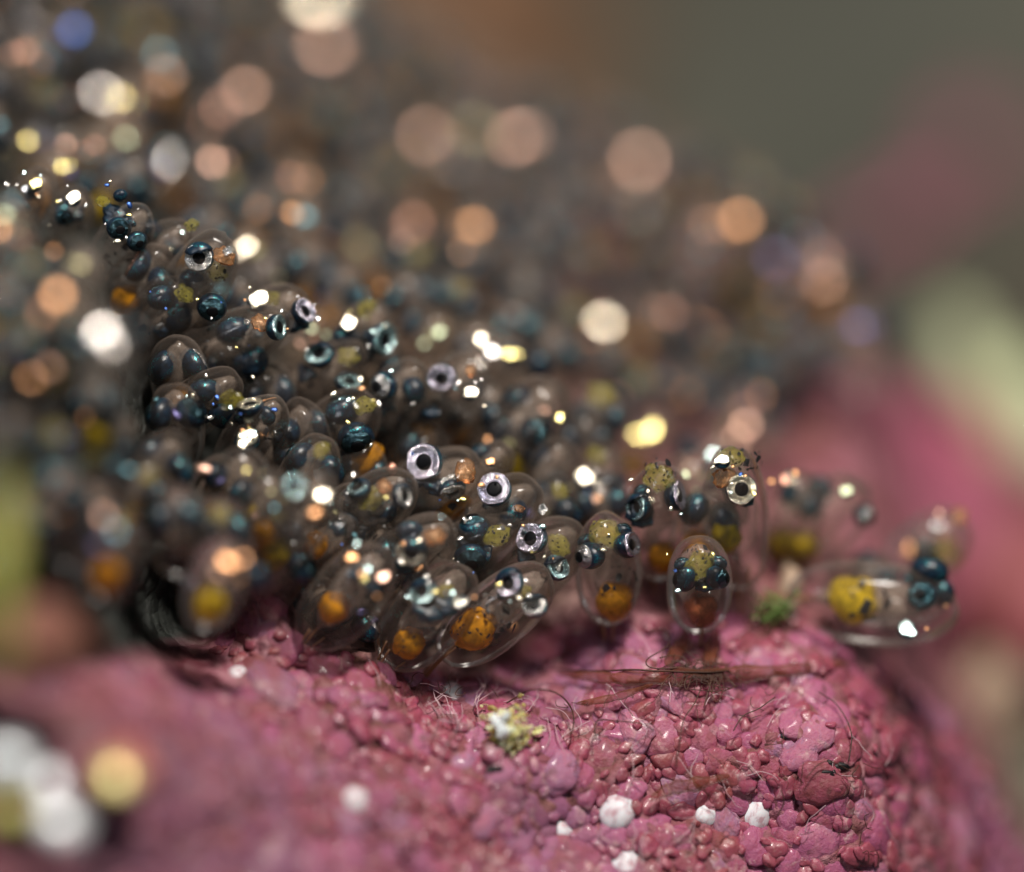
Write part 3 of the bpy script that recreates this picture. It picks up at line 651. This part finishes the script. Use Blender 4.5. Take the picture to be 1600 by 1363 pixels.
for poly, lab, grp in ((OUT, 'blurred dim egg on the far slope of the clutch showing no bright disc', 'dim blurred eggs on the far slope'),
                       (MID, 'x', 'half hidden eggs between the sharp ones'),
                       (NEAR, 'blurred dark egg on the near left flank of the clutch showing no bright disc', 'dim blurred eggs on the near left flank')):
    gap = 63 if poly is MID else 66
    for t in range(5000):
        x, y = rnd.uniform(-120, 1420), rnd.uniform(-80, 980)
        if not inside(x, y, poly): continue
        if any((x - a) ** 2 + ((y - b) * 1.35) ** 2 < gap ** 2 for a, b in placed): continue
        placed.append((x, y)); nf += 1
        a = rnd.uniform(-.3, .8); dx, dy = math.sin(a), -math.cos(a)
        tip = (x + dx * 45, y + dy * 45); bs = (tip[0] - dx * 160, tip[1] - dy * 135)
        nb = sorted(range(len(B_)), key=lambda q: (B_[q][0] - x) ** 2 + (B_[q][1] - y) ** 2)
        q0 = B_[nb[0]]; side = ('right of' if x > q0[0] else 'left of') if abs(x - q0[0]) > abs(y - q0[1]) else ('below' if y > q0[1] else 'above')
        for cand in (f'dim blurred egg {side} the {SHORT[nb[0]]}', f'dim egg between {SHORT[nb[0]]} and {SHORT[nb[1]]}',
                     f'dim egg between {SHORT[nb[0]]} and {SHORT[nb[2]]}', f'dim egg between {SHORT[nb[1]]} and {SHORT[nb[2]]}',
                     f'dim egg {"low " if y > q0[1] else "high "}{side} the {SHORT[nb[0]]}', f'dim egg two places {side} the {SHORT[nb[0]]}', f'dim egg three places {side} the {SHORT[nb[0]]}', f'dim egg between {SHORT[nb[0]]} and {SHORT[nb[3]]}', f'dim egg between {SHORT[nb[1]]} and {SHORT[nb[3]]}', f'dim egg between {SHORT[nb[2]]} and {SHORT[nb[3]]}'):
            lab = cand
            if cand not in used: break
        used.add(lab)
        z = eggz(x, y) + (rnd.uniform(.55, .9) if poly is MID else rnd.uniform(.1, .45)); s = rnd.choice((-1, 1))
        egg(tip, bs, rnd.uniform(92, 104), lab, grp, dz=z, dzb=.7, hi=False,
            eyes=[(x - dy * 24, y + dx * 24, (rnd.uniform(.2, .8), .35, rnd.uniform(-.8, .4)), 29, rnd.choice(('teal', 'dark', 'dark', 'grey'))),
                  (x + dy * 24, y - dx * 24, (-rnd.uniform(.2, .8), .35, rnd.uniform(-.8, .4)), 29, rnd.choice(('teal', 'dark', 'rosy', 'dark')))],
            yolk=(tip[0] - dx * 108, tip[1] - dy * 98, 25, rnd.choice(('orange', 'yellow'))) if rnd.random() < .45 else None,
            yellow=(x + dx * 25, y + dy * 25, rnd.uniform(10, 15)) if rnd.random() < .25 else None)
        EGGS.pop()
# ---------------------------------------------------------------- the rock the clutch is glued to
SIL_ = [(-400,-300),(430,-300),(560,-40),(760,110),(880,190),(1060,255),(1240,380),(1350,570),(1390,760),(1450,900),(1440,1010),(1500,1090),(1550,1190),(1590,1290),(1640,1400),(1700,1600),(-400,1600)]
FACE = [(-250,1090),(60,1075),(200,1050),(330,1030),(372,950),(420,940),(470,1010),(600,1048),(760,1062),(870,985),(1000,978),(1060,985),(1160,965),(1235,955),(1300,1010),(1400,1060),(1480,1110),(1545,1210),(1590,1310),(1640,1480),(-250,1480)]
def dist_poly(X, Y, poly):
    d = np.full(X.shape, 1e9); j = len(poly) - 1
    for i in range(len(poly)):
        (x0, y0), (x1, y1) = poly[j], poly[i]; j = i
        vx, vy = x1 - x0, y1 - y0; t = np.clip(((X - x0) * vx + (Y - y0) * vy) / (vx * vx + vy * vy), 0, 1)
        d = np.minimum(d, np.hypot(X - x0 - t * vx, Y - y0 - t * vy))
    return d
def inside_np(X, Y, poly):
    c = np.zeros(X.shape, bool); j = len(poly) - 1
    for i in range(len(poly)):
        xi, yi = poly[i]; xj, yj = poly[j]; j = i
        if yi == yj: continue
        c ^= ((yi > Y) != (yj > Y)) & (X < (xj - xi) * (Y - yi) / (yj - yi) + xi)
    return c
def fbm(x, y, s, seed, oct_=4):
    return noise.fractal(Vector((x / s, y / s, seed)), .8, 2.0, oct_)
gx = np.arange(-320, 1700, 7.0); gy = np.arange(-280, 1500, 7.0)
X, Y = np.meshgrid(gx, gy); Xf, Yf = X.ravel(), Y.ravel()
Z = np.concatenate([_rz(Xf[i:i + 4000], Yf[i:i + 4000]) for i in range(0, len(Xf), 4000)])
ins = inside_np(Xf, Yf, SIL_); dd = dist_poly(Xf, Yf, SIL_); out_d = np.where(ins, 0, dd)
Z += (out_d / 14) ** 2 * 3.0 + np.where(ins, np.clip(1 - dd / 120, 0, 1) ** 2.5 * 2.2, 2.2)
face = inside_np(Xf, Yf, FACE)
E_ = np.concatenate([_ez(Xf[i:i + 4000], Yf[i:i + 4000]) for i in range(0, len(Xf), 4000)]).reshape(len(gy), len(gx))
for _ in range(9):
    Q = E_.copy()
    Q[1:] = np.maximum(Q[1:], E_[:-1]); Q[:-1] = np.maximum(Q[:-1], E_[1:]); Q[:, 1:] = np.maximum(Q[:, 1:], E_[:, :-1]); Q[:, :-1] = np.maximum(Q[:, :-1], E_[:, 1:]); E_ = Q
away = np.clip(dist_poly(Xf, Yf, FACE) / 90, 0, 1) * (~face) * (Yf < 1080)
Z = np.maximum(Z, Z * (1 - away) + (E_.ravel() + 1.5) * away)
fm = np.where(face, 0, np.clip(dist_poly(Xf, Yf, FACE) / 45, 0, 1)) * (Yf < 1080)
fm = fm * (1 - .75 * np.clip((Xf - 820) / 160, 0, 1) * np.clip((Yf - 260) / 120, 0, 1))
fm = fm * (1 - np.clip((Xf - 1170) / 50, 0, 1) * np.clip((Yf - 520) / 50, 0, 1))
Zg = Z.reshape(len(gy), len(gx)); wgt = (away.reshape(Zg.shape) > 0) & (out_d.reshape(Zg.shape) == 0)
for _ in range(14):
    Pd = np.pad(Zg, 1, mode='edge'); Av = (Pd[:-2, 1:-1] + Pd[2:, 1:-1] + Pd[1:-1, :-2] + Pd[1:-1, 2:]) / 4; Zg = np.where(wgt, Av, Zg)
Z = Zg.ravel()
V = []
for x, y, z, f_ in zip(Xf, Yf, Z, fm):
    z += .20 * fbm(x, y, 130, 3.3, 3) + .09 * fbm(x, y, 34, 7.7, 3)
    V.append(P(x, y, z))
nx, ny = len(gx), len(gy); keep = (out_d < 22).reshape(ny, nx); F = []
for j in range(ny - 1):
    for i in range(nx - 1):
        if keep[j, i] and keep[j, i + 1] and keep[j + 1, i] and keep[j + 1, i + 1]:
            a = j * nx + i; F.append((a, a + nx, a + nx + 1, a + 1))
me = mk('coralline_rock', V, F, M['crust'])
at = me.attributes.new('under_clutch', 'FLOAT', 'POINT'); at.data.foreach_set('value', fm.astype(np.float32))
rock = link('coralline_rock', me)
tag(rock, 'knobbly pink coralline rock filling the foreground, the egg clutch glued on its upper edge', 'rock')
# its nodules: every one a lump of its own
NOD = [blob('nodule', M['pink'], .36, i + 20, 18, 11, fr=1.15) for i in range(12)]
WN = blob('nodule', M['white_nodule'], .09, 50, 28, 18, fr=.8)
def rock_mtx(x, y, r, h=.62, sink=.25, spin=None, stretch=1.0):
    n = rockn(x, y); z = rockz(x, y) + .20 * fbm(x, y, 130, 3.3, 3) + .09 * fbm(x, y, 34, 7.7, 3); rr = r / S * (D + z) / D
    m = frame_z(n, rnd.uniform(0, 6.28) if spin is None else spin)
    return Matrix.Translation(P(x, y, z) - n * rr * sink) @ m @ Matrix.Diagonal((rr * stretch, rr / stretch, rr * h, 1))
white = [(965,1268,26,'white nodule, the largest on the rock face'),(882,1295,19,'white nodule lower left of the largest white one'),(1107,1273,17,'speckled cream nodule on the lower right'),
         (1183,1278,24,'flattened white nodule right of the cream one'),(980,1352,24,'white nodule cut by the bottom edge'),(708,1078,18,'pale oval nodule under the lowest egg'),
         (558,1248,20,'blurred whitish pink nodule on the left of the face'),(370,1050,15,'blurred pale nodule near the dark hollow')]
cells = []
for x, y, r, lab in white:
    o = link('nodule', WN, rock, rock_mtx(x, y, r * 1.15, .60, .24, stretch=rnd.uniform(.9, 1.2))); o['label'] = lab; cells.append((x, y, r))
for t in range(26000):
    x, y = rnd.uniform(-180, 1640), rnd.uniform(930, 1440)
    if not inside(x, y, FACE): continue
    r = rnd.choice((26, 23, 20, 17, 15)) if t < 12000 else rnd.choice((16, 13, 11, 9))
    if x < 450: r *= 1.25
    if any((x - a) ** 2 + (y - b) ** 2 < ((r + q) * .80) ** 2 for a, b, q in cells): continue
    cells.append((x, y, r))
cells = cells[len(white):]; cells.sort(key=lambda c: -c[2] * (1.0 if -20 < c[0] < 1610 and c[1] < 1380 else .01))
for x, y, r in cells[:292]:
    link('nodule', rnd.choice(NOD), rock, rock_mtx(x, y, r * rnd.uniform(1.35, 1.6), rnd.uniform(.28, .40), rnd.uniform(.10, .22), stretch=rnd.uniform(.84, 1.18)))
V, F = [], []
small = cells[292:] + [(rnd.uniform(-100, 1600), rnd.uniform(940, 1430), rnd.uniform(3.5, 8)) for _ in range(700)]
for x, y, r in small:
    if not inside(x, y, FACE): continue
    m = rock_mtx(x, y, r * 1.25, rnd.uniform(.3, .45), .05 if r > 9 else -.35, stretch=rnd.uniform(.7, 1.4)); src = rnd.choice(NOD); b = len(V)
    V += [m @ v.co for v in src.vertices]; F += [tuple(b + i for i in p.vertices) for p in src.polygons]
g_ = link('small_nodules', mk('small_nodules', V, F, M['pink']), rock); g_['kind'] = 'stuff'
# ---------------------------------------------------------------- hairs, webs and debris on the rock
def on_rock(pts, lift=.12):
    return [P(x, y, rockz(x, y) - lift - (l[0] if l else 0)) for x, y, *l in pts]
hairs = [([(792,1098),(830,1078),(870,1085),(893,1110),(895,1140),(885,1150)],.012,'dark hair arching in a loop over the yellow debris'),
 ([(862,1046),(920,1048),(1000,1047),(1090,1050),(1140,1048)],.014,'long straight dark hair lying across the rock below the upright eggs'),
 ([(1015,985),(1035,984),(1046,998),(1040,1012),(1012,1030),(1015,1042),(1045,1044),(1070,1040),(1070,1028),(1050,1024),(1030,1028)],.010,'curled dark hair looping below the frog faced egg'),
 ([(932,1158),(934,1128),(960,1127),(1000,1132),(1022,1142)],.010,'hooked dark hair in the middle of the face'),
 ([(1098,1072),(1085,1100),(1068,1125),(1060,1170),(1058,1200)],.009,'thin hair hanging down from the dark tangle'),
 ([(1140,1005),(1158,994),(1172,984)],.010,'short bristle under the tallest egg'),
 ([(1146,1142),(1160,1120),(1185,1108),(1210,1090)],.009,'fine hair on the right of the face'),
 ([(1280,1080),(1310,1105),(1330,1150),(1325,1190)],.009,'fine hair near the right shoulder of the rock'),
 ([(1220,1235),(1225,1255),(1215,1275)],.010,'short curved hair above the flattened white nodule'),
 ([(1330,1205),(1290,1190),(1260,1215)],.008,'fine hair beside the black specks')]
for pts, r, lab in hairs:
    w_ = spline(on_rock(pts, .34), 8)
    w_ = [p + Vector((fbm(p.x * 60, p.z * 60, 30, 1, 2), 0, fbm(p.x * 60, p.z * 60, 30, 5, 2))) * .02 for p in w_]
    tag(link('hair', tube('hair', w_, r, M['hair'], 5)), lab, 'hair', 'dark hairs caught on the rock')
V, F = [], []
def tube_into(V, F, pts, r, seg=4):
    me = tube('t', pts, r, M['hair'], seg); b = len(V); V += [v.co.copy() for v in me.vertices]; F += [tuple(b + i for i in p.vertices) for p in me.polygons]
    bpy.data.meshes.remove(me)
for k in range(34):
    x, y = 1100 + rnd.gauss(0, 28), 1052 + rnd.gauss(0, 9)
    tube_into(V, F, spline(on_rock([(x + rnd.gauss(0, 16), y + rnd.gauss(0, 12)) for _ in range(4)], .3), 5), .008)
tag(link('hair_tangle', mk('hair_tangle', V, F, M['hair'])), 'dark tangle of fine hairs on the rock below the frog faced egg', 'hair tangle', kind='stuff')
V, F = [], []
for k in range(110):
    x, y = rnd.uniform(480, 1500), rnd.uniform(990, 1350)
    if not inside(x, y, FACE): continue
    a = rnd.uniform(0, 6.28); pts = []
    for q in range(5):
        pts.append((x, y)); a += rnd.gauss(0, .7); x += math.cos(a) * 9; y += math.sin(a) * 9
    tube_into(V, F, spline(on_rock(pts, .27), 4), .006)
f_ = link('fine_hairs', mk('fine_hairs', V, F, M['hair'])); tag(f_, 'fine brown hairs scattered over the pink rock face', 'algae hairs', kind='stuff')
V, F = [], []
for k in range(80):
    x, y = (rnd.gauss(730, 70), rnd.gauss(1085, 35)) if k < 36 else (rnd.uniform(600, 1450), rnd.uniform(1000, 1340))
    if not inside(x, y, FACE): continue
    a = rnd.uniform(0, 6.28); pts = []
    for q in range(6):
        pts.append((x, y)); a += rnd.gauss(0, .35); x += math.cos(a) * 11; y += math.sin(a) * 11
    tube_into(V, F, spline(on_rock(pts, .2), 4), .006)
tag(link('pale_webbing', mk('pale_webbing', V, F, M['web'])), 'pale thin webbing over the pink rock under the lowest eggs', 'webbing', kind='stuff')
# brown translucent strips
def strip(name, pts, wid, lab, mat='brown_film', cat='algae strip', lift=.25):
    c = spline(on_rock(pts, lift), 6); V, F = [], []; n = len(c)
    for i, p in enumerate(c):
        t = (c[min(i + 1, n - 1)] - c[max(i - 1, 0)]).normalized(); u = t.cross(Vector((0, -1, 0))).normalized()
        w0 = wid / S * math.sin(math.pi * (i + .35) / (n - .3)) ** .6 * (1 + .4 * fbm(i * 9, 0, 20, 2.2, 2))
        th = .025
        for s, q in ((-1, 0), (-.3, -1), (.3, -1), (1, 0), (.3, 1), (-.3, 1)): V.append(p + u * s * w0 + Vector((0, q * th, 0)))
    for i in range(n - 1):
        for k in range(6):
            j = (k + 1) % 6; F.append((i * 6 + k, i * 6 + j, i * 6 + 6 + j, i * 6 + 6 + k))
    F.append((5, 4, 3, 2, 1, 0)); b = (n - 1) * 6; F.append(tuple(b + q for q in range(6)))
    tag(link(name, mk(name, V, F, M[mat])), lab, cat, 'brown algae strips')
strip('algae_strip', [(870,1052),(960,1060),(1060,1058),(1150,1054),(1250,1046),(1330,1035)], 13, 'long brown translucent strip lying across the rock below the upright eggs')
strip('algae_strip', [(1040,1040),(1062,1015),(1075,990)], 13, 'short orange brown strip left under the frog faced egg')
strip('algae_strip', [(1105,1050),(1112,1018),(1120,985)], 12, 'short orange brown strip right under the frog faced egg')
strip('algae_strip', [(1015,1250),(1050,1232),(1090,1225),(1140,1212)], 11, 'rusty strip above the cream nodule at lower right')
strip('algae_strip', [(900,1100),(960,1090),(1020,1070)], 6, 'thin brown strip slanting over the middle of the face')
# yellow crystalline debris
M['flake'] = solid('yellow_flake', [(.3, (.50, .36, .08)), (.5, (.78, .70, .28)), (.7, (.95, .93, .66))], 3, .35, sss=.3, bumpk=.3, rnd_mix=.4)
M['flake_white'] = solid('white_flake', [(.3, (.8, .84, .84)), (.7, (.95, .97, .97))], 3, .3, sss=.2, bumpk=.3)
def flake_mesh(seed, mat):
    r = random.Random(seed); v, f = revolve(fix(sphere_prof(4)), 6); o = Vector((seed * 3.1, 0, 0))
    for p in v: p *= 1 + .9 * noise.noise(p * 1.7 + o)
    return mk('flake', v, f, mat, False)
FL = [flake_mesh(i, M['flake']) for i in range(6)]; FW = flake_mesh(9, M['flake_white'])
dz0 = rockz(795, 1145)
deb = bpy.data.objects.new('debris_clump', None); deb.location = P(795, 1150, dz0); col.objects.link(deb)
tag(deb, 'crusty yellow green crumb of debris with a white core, stuck on the pink rock face', 'debris')
for k in range(250):
    a = rnd.uniform(0, 6.28); q = rnd.random() ** .7
    q *= 1 + .35 * math.sin(a * 5 + 1); x = 797 + math.cos(a) * q * (44 if math.sin(a) < 0 else 32); y = 1146 + math.sin(a) * q * (62 if math.sin(a) > 0 else 48)
    if y > 1175: x = 797 + (x - 797) * .55
    r = rnd.choice((.03, .05, .07, .09)) * rnd.uniform(.8, 1.2); p = P(x, y, dz0 - .42 + .3 * q * q + rnd.uniform(-.06, .1))
    link('flake', rnd.choice(FL), deb, Matrix.Translation(p - deb.location) @ frame_z((rnd.gauss(0, 1), rnd.gauss(0, 1), rnd.gauss(0, 1))) @ Matrix.Diagonal((r, r * .55, r * .13, 1)))
for k in range(7):
    p = P(786 + rnd.gauss(0, 6), 1130 + rnd.gauss(0, 7), dz0 - .5); r = rnd.uniform(.05, .09)
    link('flake', FW, deb, Matrix.Translation(p - deb.location) @ frame_z((rnd.gauss(0, 1), -1, rnd.gauss(0, 1))) @ Matrix.Diagonal((r, r, r * .5, 1)))
# dark specks, green tuft, crumbs
SPK = blob('speck', M['spot'], .6, 70, 10, 7)
for x, y, r, st, lab in [(1282,1208,13,1.8,'long black speck on the right of the rock face'),(1295,1194,6,1,'small black speck above the long one'),
                     (1312,1198,9,1.5,'angular black speck right of the long one'),(1295,1222,8,1,'round dark speck under the long one'),
                     (1229,1151,8,1.3,'lone dark brown speck up the face'),(770,1205,9,1.6,'dark speck just under the yellow debris')]:
    tag(link('speck', SPK, None, rock_mtx(x, y, r, .4, -1.2 if r < 10 else -.8, 0, st)), lab, 'speck', 'dark specks on the rock')
M['green'] = solid('green_algae', [(.3, (.05, .10, .02)), (.7, (.22, .36, .10))], 3, .5, bumpk=.2)
V, F = [], []
for k in range(20):
    x, y = 1208 + rnd.gauss(0, 10), 975 + rnd.gauss(0, 9)
    p0 = P(x, y, rockz(x, y)); tube_into(V, F, spline([p0, p0 + Vector((rnd.gauss(0, .12), -.2, .15)), p0 + Vector((rnd.gauss(0, .22), -.35, rnd.uniform(.1, .5)))], 4), .02)
tag(link('algae_tuft', mk('algae_tuft', V, F, M['green'])), 'green tuft of algae right of the tallest egg on the pink rock', 'algae')
M['tan'] = solid('tan_lump', [(.3, (.34, .22, .15)), (.7, (.60, .46, .34))], 1.5, .5, sss=.2, bumpk=.4)
tag(link('pale_lump', blob('pale_lump', M['tan'], .4, 81, 20, 14), None, Matrix.Translation(P(1232, 940, 1.7)) @ Matrix.Diagonal((.20, .22, .5, 1))), 'pale tan lump between the tallest egg and the large sideways egg', 'lump')
M['brownfar'] = solid('brown_far', [(.3, (.13, .05, .035)), (.7, (.24, .09, .06))], .4, .7, bumpk=.3)
# ---------------------------------------------------------------- near things at the lower left, out of focus
def lump(name, x, y, z, sx, sz, mat, lab, cat, warp=.35, seed=1, rot=0.0, sy=None, nseg=36):
    k = (D + z) / D / S
    tag(link(name, blob(name, mat, warp, seed, nseg, nseg * 2 // 3, fr=1.5), None,
        Matrix.Translation(P(x, y, z)) @ Matrix.Rotation(rot, 4, 'Y') @ Matrix.Diagonal((sx * k, (sy or (sx + sz) / 2) * k, sz * k, 1))), lab, cat)
M['shellwhite'] = solid('shell_white', [(.3, (.80, .88, .90)), (.7, (.95, .98, 1.0))], 1.2, .42, metal=.6, bumpk=.1)
M['yelgreen'] = solid('yellow_green', [(.3, (.30, .30, .05)), (.7, (.62, .60, .18))], 1.2, .5, sss=.2, bumpk=.3)
M['yelbright'] = solid('pale_yellow', [(.3, (.85, .70, .25)), (.7, (.98, .90, .50))], 1.2, .4, metal=.6, bumpk=.1)
M['red'] = solid('red_crust', [(.3, (.30, .06, .05)), (.7, (.50, .15, .12))], 1.2, .5, bumpk=.3)
M['black'] = solid('dark_sediment', [(.3, (.012, .010, .012)), (.7, (.05, .035, .04))], 1.0, .7, bumpk=.4)
def nacre(x, y, z, rx, ry, spin, lab, mat='shellwhite', name='shell_fragment', cat='shell fragment', seed=1):
    p = P(x, y, z); k = (D + z) / D / S
    tag(link(name, blob(name, M[mat], .25, seed, 24, 16), None, Matrix.Translation(p) @ frame_z(half_vec(p), spin) @ Matrix.Diagonal((rx * k, ry * k, rx * k * .45, 1))), lab, cat)
nacre(10, 1190, -5.8, 46, 32, .3, 'blurred bluish white shell fragment cut by the left edge', seed=2)
nacre(76, 1225, -5.7, 20, 28, .2, 'upper of two blurred white shell fragments at the lower left', seed=3)
nacre(98, 1288, -5.9, 36, 30, -.3, 'lower of two blurred white shell fragments at the lower left', seed=4)
nacre(182, 1214, -5.7, 26, 29, 0, 'blurred pale yellow pebble on a red lump at the lower left', 'yelbright', 'yellow_pebble', 'pebble', seed=5)
lump('red_pebble', 188, 1205, -4.9, 46, 46, M['red'], 'blurred red lump behind the yellow pebble', 'pebble', seed=6)
lump('green_pebble', 10, 1272, -5.8, 34, 26, M['yelgreen'], 'blurred green yellow pebble below the bluish shell fragment', 'pebble', seed=7)
lump('red_pebble', 50, 1000, -5.6, 90, 60, M['brownfar'], 'blurred red brown lump at the left edge above the shell fragments', 'pebble', seed=9)
lump('tall_algae', -2, 890, -7.5, 26, 150, M['yelgreen'], 'blurred yellow green blade standing at the left edge', 'algae', seed=8)
# ---------------------------------------------------------------- reef behind
M['wall'] = solid('reef_wall', [(.30, (.19, .11, .06)), (.43, (.27, .18, .11)), (.55, (.25, .22, .165)), (.68, (.21, .23, .195))], .018, .8, bumpk=.4, detail=2, dist=0)
V, F = [], []; n = 60
for j in range(n + 1):
    for i in range(n + 1):
        x = -70 + 140 * i / n; zz = -50 + 100 * j / n
        V.append((x, 70 + 7 * noise.noise(Vector((x * .05, zz * .05, 3))) + 2 * noise.noise(Vector((x * .2, zz * .2, 3))), zz))
for j in range(n):
    for i in range(n):
        a = j * (n + 1) + i; F.append((a, a + 1, a + n + 2, a + n + 1))
tag(link('reef_wall', mk('reef_wall', V, F, M['wall'])), 'brown and olive reef wall far behind, fully out of focus', kind='structure')
M['pinkfar'] = solid('pink_far', [(.3, (.24, .06, .09)), (.5, (.42, .10, .17)), (.7, (.50, .18, .25))], .3, .6, bumpk=.4)
M['redfar'] = solid('red_far', [(.3, (.26, .07, .08)), (.7, (.42, .12, .13))], .3, .6, bumpk=.4)
M['lime'] = solid('lime_sponge', [(.3, (.50, .53, .28)), (.7, (.78, .86, .58))], .25, .6, bumpk=.4)
M['olive'] = solid('olive_rock', [(.3, (.10, .13, .09)), (.7, (.34, .32, .22))], .3, .6, bumpk=.4)
lump('boulder', 1480, 900, 16, 170, 300, M['pinkfar'], 'blurred pink boulder behind the right end of the clutch', 'boulder', seed=11, rot=-.35)
lump('boulder', 1640, 980, 11.5, 150, 170, M['redfar'], 'blurred red boulder at the right edge of the picture', 'boulder', seed=12)
lump('boulder', 1600, 1240, 13, 130, 260, M['olive'], 'blurred olive boulder behind the lower right slope', 'boulder', seed=13)
lump('sponge', 1508, 562, 15.5, 44, 84, M['lime'], 'big blurred lime yellow sponge at the right', 'sponge', seed=14, rot=-.3, warp=.2)
lump('sponge', 1625, 690, 15.5, 80, 130, M['lime'], 'second dimmer lime sponge behind the big one, at the right edge', 'sponge', seed=15, rot=-.3, warp=.2)
lump('branch', 1385, 350, 22, 95, 34, M['pinkfar'], 'blurred pink branch slanting up towards the upper right', 'coral branch', seed=16, rot=-.5, warp=.6)
lump('boulder', 1515, 235, 26, 62, 48, M['pinkfar'], 'faint pink lump at the top end of the pink branch', 'boulder', seed=26, rot=-.5, warp=.6)
M['browntop'] = solid('brown_top', [(.3, (.20, .10, .05)), (.7, (.34, .17, .09))], .2, .7, bumpk=.3)
lump('boulder', 640, 60, 40, 330, 210, M['browntop'], 'blurred brown boulder far behind the top of the clutch', 'boulder', seed=21)
lump('boulder', 1545, 1110, 9, 62, 80, M['tan'], 'blurred tan lump beyond the right shoulder of the rock', 'boulder', seed=22)
lump('boulder', 1300, 700, 11, 110, 150, M['pinkfar'], 'small blurred pink lump showing between the discs at right', 'boulder', seed=17)
print('eggs', len([o for o in bpy.data.objects if o.name.startswith('fish_egg')]), 'fill', nf, 'cells', len(cells), 'objs', len(bpy.data.objects))
